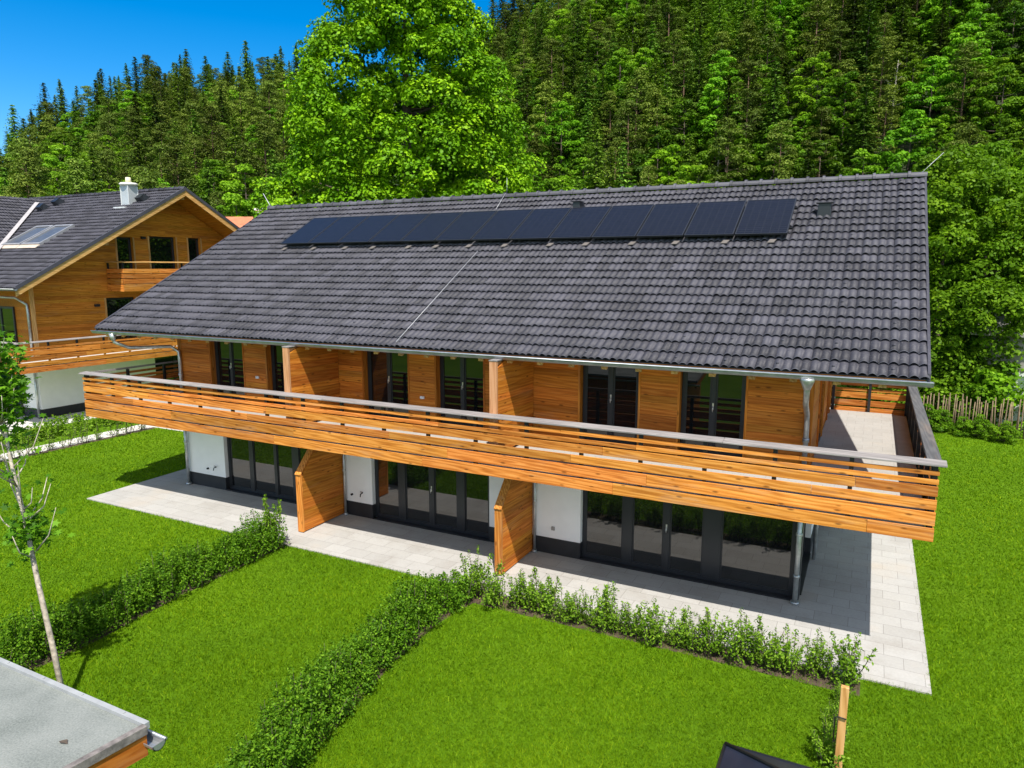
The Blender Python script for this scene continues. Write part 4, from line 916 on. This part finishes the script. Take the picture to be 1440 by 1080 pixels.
# stick fence
p0 = np.array([2.2, 34.35, 0]); p1 = np.array([8.2, 33.2, 0])
FE = empty('stick_fence', tuple(p0), 'rustic fence of pale upright sticks below the trees at right', 'fence')
fm = MB(); n = 62
for i in range(n):
    q = p0+(p1-p0)*(i+random.uniform(-0.25, 0.25))/n; lx = random.uniform(-0.07, 0.07); h = random.uniform(1.25, 1.6)
    fm.tube([(q[0], q[1], -0.1), (q[0]+lx, q[1]+random.uniform(-0.03, 0.03), h)], [0.026, 0.02], 6)
fm.build('pickets', simple('pale_stick_wood', (0.19, 0.135, 0.08), 0.85, 0, 8, 0.4), FE)
fm = MB()
for z in (0.45, 1.05): fm.tube([(p0[0], p0[1]+0.03, z), (p1[0], p1[1]+0.03, z)], 0.014, 5)
fm.build('fence_wire', STEEL, FE)

# hedges and shrubs
def shoots(g, n, rad, h, leaf_per, spread=0.35, wide=None):
    """upright leafy shoots around the origin"""
    P = []; Nn = []; st = []
    for i in range(n):
        a = g.uniform(0, 6.28); r = rad*math.sqrt(g.random())*0.5; bx, by = r*math.cos(a), r*math.sin(a); lx, ly = g.normal(0, spread, 2); hh = h*g.uniform(0.5, 1.0)*(1-0.3*min(1, math.hypot(lx, ly)))
        st.append(((bx, by, 0), (bx+lx*hh*0.5, by+ly*hh*0.5, hh*0.55), (bx+lx*hh*0.8, by+ly*hh*0.8, hh)))
        for f in g.uniform(0.12, 1.0, leaf_per)**0.85:
            w_ = 0.055*(1.3-f)
            P.append((bx+lx*hh*f*0.85+g.normal(0, w_), by+ly*hh*f*0.85+g.normal(0, w_), hh*f+g.normal(0, 0.015))); q = g.normal(0, 0.55, 3); Nn.append((q[0]+lx, q[1]+ly, 0.7+q[2]))
    return np.array(P), np.array(Nn), st

def shrub_meshes(seed, n=17, rad=0.34, h=0.86, lp=70, size=0.05, m=LF_SHRUB):
    g = np.random.default_rng(seed); P, Nn, st = shoots(g, n, rad, h, lp, 0.3); rnd = np.clip(P[:, 2]/h*0.55+0.45*g.random(len(P)), 0, 1)
    me = leaf_mesh('shrub_foliage', P, Nn, size, m, g.random(len(P)), 0.5, g); tb = MB()
    for s_ in st: tb.tube(s_, [0.008, 0.006, 0.002], 5)
    o = tb.build('shrub_stems', BARK); sm = o.data; bpy.data.objects.remove(o); return me, sm
SH = [shrub_meshes(200+i) for i in range(4)]
SH_THIN = [shrub_meshes(230+i, 8, 0.3, 0.78, 30, 0.06) for i in range(3)]
def shrub(name, ms, loc_, label, group, rz, sc):
    e = empty(name, loc_, label, 'shrub', group, rz, sc); link('foliage', ms[0], e); link('stems', ms[1], e); return e
g = np.random.default_rng(5)
xs = list(np.arange(-6.35, -0.85, 0.36))
for i, x in enumerate(xs):
    shrub('hedge_shrub', SH[i % 4], (x+g.normal(0, 0.05), 11.88+g.normal(0, 0.06), 0), 'young upright shrub in the row along the right half of the patio edge', 'young shrubs planted along the patio', g.uniform(0, 6), g.uniform(0.85, 1.2)*(1.0 if x > -5.5 else 1.15))
for x, y, s, lb in ((-0.45, 11.98, 1.0, 'left of the two shrubs standing apart at the right end of the patio row'), (0.02, 12.02, 1.2, 'tallest shrub at the right end of the patio row, behind the orange post')):
    shrub('hedge_shrub', SH[1], (x, y, 0), lb, 'young shrubs planted along the patio', x*9, s)
for i, y in enumerate((11.3, 10.75, 10.25, 9.75)):
    shrub('hedge_shrub', SH[i % 4], (-0.08+g.normal(0, 0.05), y, 0), ('shrub behind the orange post, nearest the patio', 'second shrub from the patio behind the orange post', 'dark shrub just behind the orange post', 'dark shrub beside the foot of the orange post')[i], 'shrubs in line with the orange post', i*1.7, (0.5, 0.55, 0.7, 0.9)[i])

def hedge(name, pts, width, h, seed, label, dens=26, m=LF_HEDGE, size=0.05, lp=42):
    """one continuous hedge: leafy shoots along a line"""
    g = np.random.default_rng(seed); P = []; Nn = []; tb = MB(); p = np.array(pts, float); seg = np.linalg.norm(np.diff(p, axis=0), axis=1); tot = seg.sum()
    c = tuple(p.mean(0))+(0,); e = empty(name, c, label, 'hedge')
    for k in range(int(tot*dens)):
        s = g.uniform(0, tot); i = 0
        while s > seg[i] and i < len(seg)-1: s -= seg[i]; i += 1
        q = p[i]+(p[i+1]-p[i])*s/seg[i]; d = (p[i+1]-p[i])/seg[i]; nr = np.array([-d[1], d[0]]); o = float(np.clip(g.normal(0, width*0.27), -width*0.48, width*0.48)); q = q+nr*o
        o_ = min(1, abs(o)/(width*0.5)); hh = h*(1-0.35*o_*o_)*(0.9+0.2*math.sin(q[0]*3+q[1]*2.3))
        P_, N_, st = shoots(g, 2, 0.22, hh*1.2, lp, 0.2); P.append(P_+np.array([q[0], q[1], 0])-np.array(c)); Nn.append(N_)
        for s_ in (st[:1] if k % 3 == 0 else []): tb.tube([(a+q[0], b+q[1], z) for a, b, z in s_], [0.009, 0.006, 0.002], 4)
    P = np.concatenate(P); Nn = np.concatenate(Nn)
    link('foliage', leaf_mesh('hedge_foliage', P, Nn, size, m, None, 0.55, g), e); tag(tb.build('stems', BARK, e), kind='stuff')
hedge('hedge', [(-12.75, 5.2), (-12.55, 7.1), (-12.7, 8.9), (-12.8, 10.5), (-12.72, 12.1)], 0.85, 0.85, 31, 'dark green diagonal hedge left of the middle lawn, ending at the patio', 100)
hedge('hedge', [(-6.5, 4.8), (-6.85, 6.57), (-7.1, 7.78), (-7.3, 9.2), (-7.36, 10.7), (-7.15, 11.8)], 0.82, 0.82, 32, 'dark green diagonal hedge between the two front lawns', 105)
hedge('hedge', [(-29.1, 9.5), (-29.2, 15), (-29.3, 21.0)], 1.5, 0.75, 33, 'bright green hedge strip between the pale path and the neighbouring house', 30, LF_SHRUB, 0.11, 14)
for i, y in enumerate(np.arange(13.3, 19.5, 0.62)):
    shrub('path_shrub', SH_THIN[i % 3], (-26.9+g.normal(0, 0.06), y, 0), 'thin young shrub in the row beside the pale path at left', 'thin shrubs beside the pale path', g.uniform(0, 6), g.uniform(1.0, 1.35))
# tall shoots at the patio end of the left hedge
shrub('hedge_shrub', SH[2], (-12.6, 12.0, 0), 'tall thin shrub at the patio end of the left hedge', None, 0.4, (1.0, 1.0, 1.75))
shrub('hedge_shrub', SH[3], (-6.95, 12.0, 0), 'tall shrub where the middle hedge meets the patio row', None, 1.4, (1.2, 1.2, 1.45))

# young maple in the left foreground
YT = empty('young_tree', (-10.72, 5.85, 0), 'thin young tree with pale bare trunk and sparse leaves at the left edge', 'tree')
tb = MB(); T0 = Vector((-10.72, 5.85, 0))
trunk = [(0, 0, -0.1), (-0.16, 0, 0.9), (-0.40, 0.02, 1.9), (-0.62, 0.05, 2.9), (-0.82, 0.05, 3.8), (-1.02, 0.1, 4.6), (-1.14, 0.12, 5.2), (-1.2, 0.12, 5.6)]
tb.tube([T0+Vector(p) for p in trunk], [0.046, 0.042, 0.038, 0.033, 0.026, 0.018, 0.012, 0.006], 9)
g = np.random.default_rng(61); tips = []
for i in range(40):
    z = g.uniform(2.3, 5.3); base = Vector((float(np.interp(z, [p[2] for p in trunk], [p[0] for p in trunk])), 0.05, z)); a = g.uniform(0, 6.28); ln = g.uniform(0.4, 1.0)*(1 if z < 4.4 else 0.55)
    tip = base+Vector((math.cos(a)*ln*0.6, math.sin(a)*ln*0.6, ln*0.85)); midp = base+(tip-base)*0.5+Vector((math.cos(a)*0.08, math.sin(a)*0.08, -0.05))
    tb.tube([T0+base, T0+midp, T0+tip], [0.014, 0.009, 0.004], 6); tips.append((base, midp, tip, z))
tb.build('trunk', PALEBARK, YT)
P = []; Nn = []
for b_, m_2, t_, z in tips:
    dens = 46 if z > 4.2 else (6 if z > 3.2 else 2)
    for _ in range(dens):
        f = g.uniform(0.35, 1.05); q = b_+(t_-b_)*f; P.append((q.x+g.normal(0, 0.13), q.y+g.normal(0, 0.13), q.z+g.normal(0, 0.10))); Nn.append((g.normal(0, .5), -0.2+g.normal(0, .5), 0.8))
for _ in range(260):   # leafy tuft low on the stem
    z = g.normal(2.75, 0.2); P.append((-0.58+g.normal(0, 0.17), 0.05+g.normal(0, 0.17), z)); Nn.append((g.normal(0, .5), g.normal(0, .5)-0.2, 0.8))
for _ in range(900):
    a = g.uniform(0, 6.28); r = 0.62*math.sqrt(g.random()); z = g.uniform(3.95, 5.5); P.append((-1.42+r*math.cos(a), 0.1+r*math.sin(a), z)); Nn.append((g.normal(0, .5), g.normal(0, .5)-0.2, 0.8))
P = np.array(P); Nn = np.array(Nn); Nn /= np.linalg.norm(Nn, axis=1, keepdims=True)
# five-lobed maple leaves
lob = [(0, -0.45), (0.12, -0.12), (0.5, -0.2), (0.3, 0.05), (0.42, 0.38), (0.14, 0.25), (0, 0.62), (-0.14, 0.25), (-0.42, 0.38), (-0.3, 0.05), (-0.5, -0.2), (-0.12, -0.12)]
t_ = g.normal(size=P.shape); t_ -= (t_*Nn).sum(1, keepdims=True)*Nn; t_ /= np.linalg.norm(t_, axis=1, keepdims=True); b_ = np.cross(Nn, t_); s_ = g.uniform(0.09, 0.15, len(P))[:, None]
V = np.stack([P+t_*s_*u+b_*s_*v-Nn*s_*0.25*(u*u+v*v) for u, v in lob], 1).reshape(-1, 3)
link('foliage', np_mesh('young_foliage', V, np.arange(len(V)).reshape(-1, 12), g.random(len(P)), [LF_YOUNG]), YT)
# dark low hedge plants around its foot belong to the hedge above

# ================================================================== foreground objects
SHD = empty('shed', (-8.4, 1.5, 0), 'corner of a shed with flat grey roof and timber fascia at bottom left', 'shed')
zt = 2.6; yb = 3.70; xr = -5.62
m_ = MB(); m_.prism([(xr, yb, zt-0.05), (-13.5, yb+0.02, zt-0.05), (-13.5, -2, zt-0.05), (xr-0.62, -2, zt-0.05)], (0, 0, 0.05)); 
def m_felt():
    m, t, b = mat('grey_roofing_felt'); v = mapped(t, (1, 1, 1)); n = noise(t, v, 55, 5, 0.7); n2 = noise(t, v, 1.6, 5)
    f = mathn(t, 'ADD', mathn(t, 'MULTIPLY', n, 0.55), mathn(t, 'MULTIPLY', n2, 0.45))
    L(t, ramp(t, f, [(0.32, (0.10, 0.115, 0.105)), (0.5, (0.20, 0.215, 0.20)), (0.68, (0.29, 0.30, 0.28))]), b.inputs['Base Color']); b.inputs['Roughness'].default_value = 0.95; b.inputs['Specular IOR Level'].default_value = 0.1; bump(t, b, n, 0.7, 0.006); return m
shr = m_.build('roof', m_felt(), SHD)
m_ = MB(); m_.box(-13.5, xr+0.02, yb+0.003, yb+0.055, zt-0.03, zt+0.035); 
for i in range(9): m_.tube([(xr-0.3-i*0.62, yb+0.03, zt+0.036), (xr-0.3-i*0.62, yb+0.03, zt+0.044)], 0.012, 6)
m_.build('edge_flashing', simple('dull_edge_metal', (0.34, 0.35, 0.35), 0.6, 0.15, 4, 0.2), shr)
m_ = MB(); m_.prism([(xr+0.004, yb, zt-0.045), (xr-0.616, -2, zt-0.045), (xr-0.55, -2, zt-0.045), (xr+0.07, yb, zt-0.045)], (0, 0, 0.085)); m_.build('verge_board', simple('dark_weathered_board', (0.17, 0.15, 0.14), 0.85, 0, 14, 0.45, 0.4), shr, 0.004)
m_ = MB(); m_.prism([(xr+0.0, yb, zt-0.26), (xr-0.62, -2, zt-0.26), (xr-0.57, -2, zt-0.26), (xr+0.05, yb, zt-0.26)], (0, 0, 0.213)); m_.build('fascia', WOOD[1], SHD, 0.004)
m_ = MB(); gutter(m_, (-13.5, yb+0.03, zt-0.12), (xr+0.17, yb+0.03, zt-0.12), 0.07, (0, 1, 0)); m_.build('gutter', ZINC, SHD)
DL = empty('dead_leaf', (-6.05, 3.25, zt), 'small dark dead leaf lying on the grey shed roof', 'leaf')
MB().add([(-6.05+a, 3.25+b, zt+c) for a, b, c in ((-0.05, -0.01, 0.004), (0, -0.03, 0.02), (0.06, 0, 0.005), (0.01, 0.03, 0.018), (0, 0, 0.006))], [(0, 1, 4), (1, 2, 4), (2, 3, 4), (3, 0, 4)]).build('blade', BARK, DL)
m_ = MB(); m_.prism([(xr-0.35, yb-0.3, 0), (-13.3, yb-0.3, 0), (-13.3, -1.8, 0), (xr-0.95, -1.8, 0)], (0, 0, zt-0.06)); m_.build('wall', WOOD[2], SHD)
ap = Vector((-0.96, 6.42, 2.22))
KR = empty('dark_roofed_shelter', (0.6, 5.2, 0), 'corner of a dark navy hipped sheet roof at the bottom edge', 'shelter')
DARK = simple('navy_sheet_metal', (0.016, 0.020, 0.034), 0.38, 0.1, 3, 0.25)
x0, x1, y0, y1, ze, zr = ap.x, ap.x+3.2, ap.y-3.0, ap.y, 2.2, 2.95
c0 = ((x0+x1)/2, (y0+y1)/2, zr)
m_ = MB(); m_.add([(x0, y0, ze), (x1, y0, ze), (x1, y1, ze), (x0, y1, ze), c0], [(0, 1, 4), (1, 2, 4), (2, 3, 4), (3, 0, 4)]); rf_ = m_.build('roof', DARK, KR)
m_ = MB(); 
for a in ((x0, y0), (x1, y0), (x1, y1), (x0, y1)): m_.tube([(a[0], a[1], ze+0.008), (c0[0], c0[1], zr+0.008)], 0.018, 6)
for a, b in (((x0, y1), (x1, y1)), ((x0, y0), (x0, y1)), ((x1, y0), (x1, y1)), ((x0, y0), (x1, y0))): m_.tube([(*a, ze-0.01), (*b, ze-0.01)], 0.022, 6)
m_.build('ridge_trim', FRAME, rf_)
for a, b in ((x0+0.15, y0+0.15), (x1-0.15, y0+0.15), (x1-0.15, y1-0.15), (x0+0.15, y1-0.15)): MB().box(a-0.05, a+0.05, b-0.05, b+0.05, 0, ze-0.02).build('leg', STEEL, KR)
PO = empty('wooden_post', (0.02, 9.6, 0), 'short orange wooden post with small metal hook standing in the lawn', 'post')
m_ = MB(); m_.hexa([(-0.03, 9.55, -0.1), (0.07, 9.55, -0.1), (0.07, 9.65, -0.1), (-0.03, 9.65, -0.1), (-0.02, 9.55, 1.3), (0.08, 9.55, 1.3), (0.08, 9.65, 1.28), (-0.02, 9.65, 1.28)]); m_.build('shaft', BEAM[2], PO, 0.006)
m_ = MB(); m_.tube([(-0.03, 9.6, 0.5), (-0.06, 9.55, 0.5), (-0.06, 9.54, 0.86), (-0.02, 9.53, 0.88), (0.075, 9.53, 0.87)], 0.009, 6); m_.build('hook', STEEL, PO)

# ================================================================== grass blades (uncountable)
def in_poly(X, Y, poly):
    c = np.zeros(len(X), bool); n = len(poly)
    for i in range(n):
        x0, y0 = poly[i]; x1, y1 = poly[(i+1) % n]
        if y0 == y1: continue
        c ^= ((y0 > Y) != (y1 > Y)) & (X < (x1-x0)*(Y-y0)/(y1-y0)+x0)
    return c
g = np.random.default_rng(77); n = 5200000
M = 1350000
dd = 4.6*(38/4.6)**g.random(n)                     # log-distributed distance: density falls with distance squared
aa = g.uniform(az(-700), az(2300), n)
X = dd*(FH[0]*np.cos(aa)+RT[0]*np.sin(aa)); Y = dd*(FH[1]*np.cos(aa)+RT[1]*np.sin(aa))
ok = (X > -26.75) & (Y < 33.4+0.0*X)
ok &= ~((X > -20.18) & (X < 1.25) & (Y > 12.25) & (Y < 19.6)) & ~((X > -20.3) & (X < -18.6) & (Y > 12.2) & (Y < 17))
ok &= ~((X > -18.9) & (X < -0.9) & (Y > 14.6) & (Y < 25.8)) & ~((X > -20.3-8) & (X < -20.3) & (Y > 19.5))
ok &= ~((X > -6.9) & (X < 0.3) & (Y > 11.68+0.07*np.sin(X*7)+0.05*np.sin(X*17)) & (Y < 12.25) & (g.random(n) < 0.85)) & ~((np.abs(X-np.interp(Y, [5, 6.57, 7.78, 9.2, 10.7, 11.8], [-6.5, -6.82, -7.06, -7.27, -7.32, -7.12])) < 0.32+0.05*np.sin(Y*6)) & (Y < 12.2) & (g.random(n) < 0.9)) & ~((np.abs(X-np.interp(Y, [5.2, 7.1, 8.9, 10.5, 12.1], [-12.7, -12.5, -12.66, -12.75, -12.7])) < 0.34+0.05*np.sin(Y*6)) & (Y < 12.2) & (g.random(n) < 0.9))
X = X[ok][:M]; Y = Y[ok][:M]; dist = np.hypot(X, Y); n = len(X)
ph = g.uniform(0, 6.28, n); h = g.uniform(0.025, 0.062, n); wd = 0.0045*np.maximum(1, dist/9)*g.uniform(0.8, 1.4, n)
patch = 0.5+0.5*np.sin(X*1.7+np.sin(Y*1.1)*2)*np.sin(Y*1.3+X*0.6); h *= 0.8+0.4*patch
th_ = 4*np.sin(X*9.1+2*np.sin(Y*7.3))+3*np.sin(Y*11.7+1.5*np.sin(X*5.9)); h *= 0.85+0.25*(0.5+0.5*np.sin(X*13.3+np.sin(Y*9.1)*2)*np.sin(Y*12.1+X*3.7))
ln = np.stack([np.cos(th_), np.sin(th_)], 1)*0.012+g.normal(0, 0.028, (n, 2)); cx_, sx_ = np.cos(ph)*wd, np.sin(ph)*wd
V = np.stack([np.stack([X-cx_, Y-sx_, np.zeros(n)], 1), np.stack([X+cx_, Y+sx_, np.zeros(n)], 1), np.stack([X+ln[:, 0], Y+ln[:, 1], h], 1)], 1).reshape(-1, 3)
big_ = 0.5+0.5*np.sin(X*0.55+1.3*np.sin(Y*0.41))*np.sin(Y*0.63+0.8*np.sin(X*0.37+1)); fine_ = 0.5+0.5*np.sin(X*5.3+2*np.sin(Y*3.1))*np.sin(Y*4.7+X*1.9)
rn = np.clip(0.32*g.random(n)+0.16*patch+0.2*big_+0.14*fine_+0.35*(g.random(n) < 0.10)+0.02, 0, 1)
tag(link('grass', np_mesh('grass', V, np.arange(3*n).reshape(n, 3), rn, [LF_GRASS])), 'short bright green mown grass of the lawns', 'grass', kind='stuff')
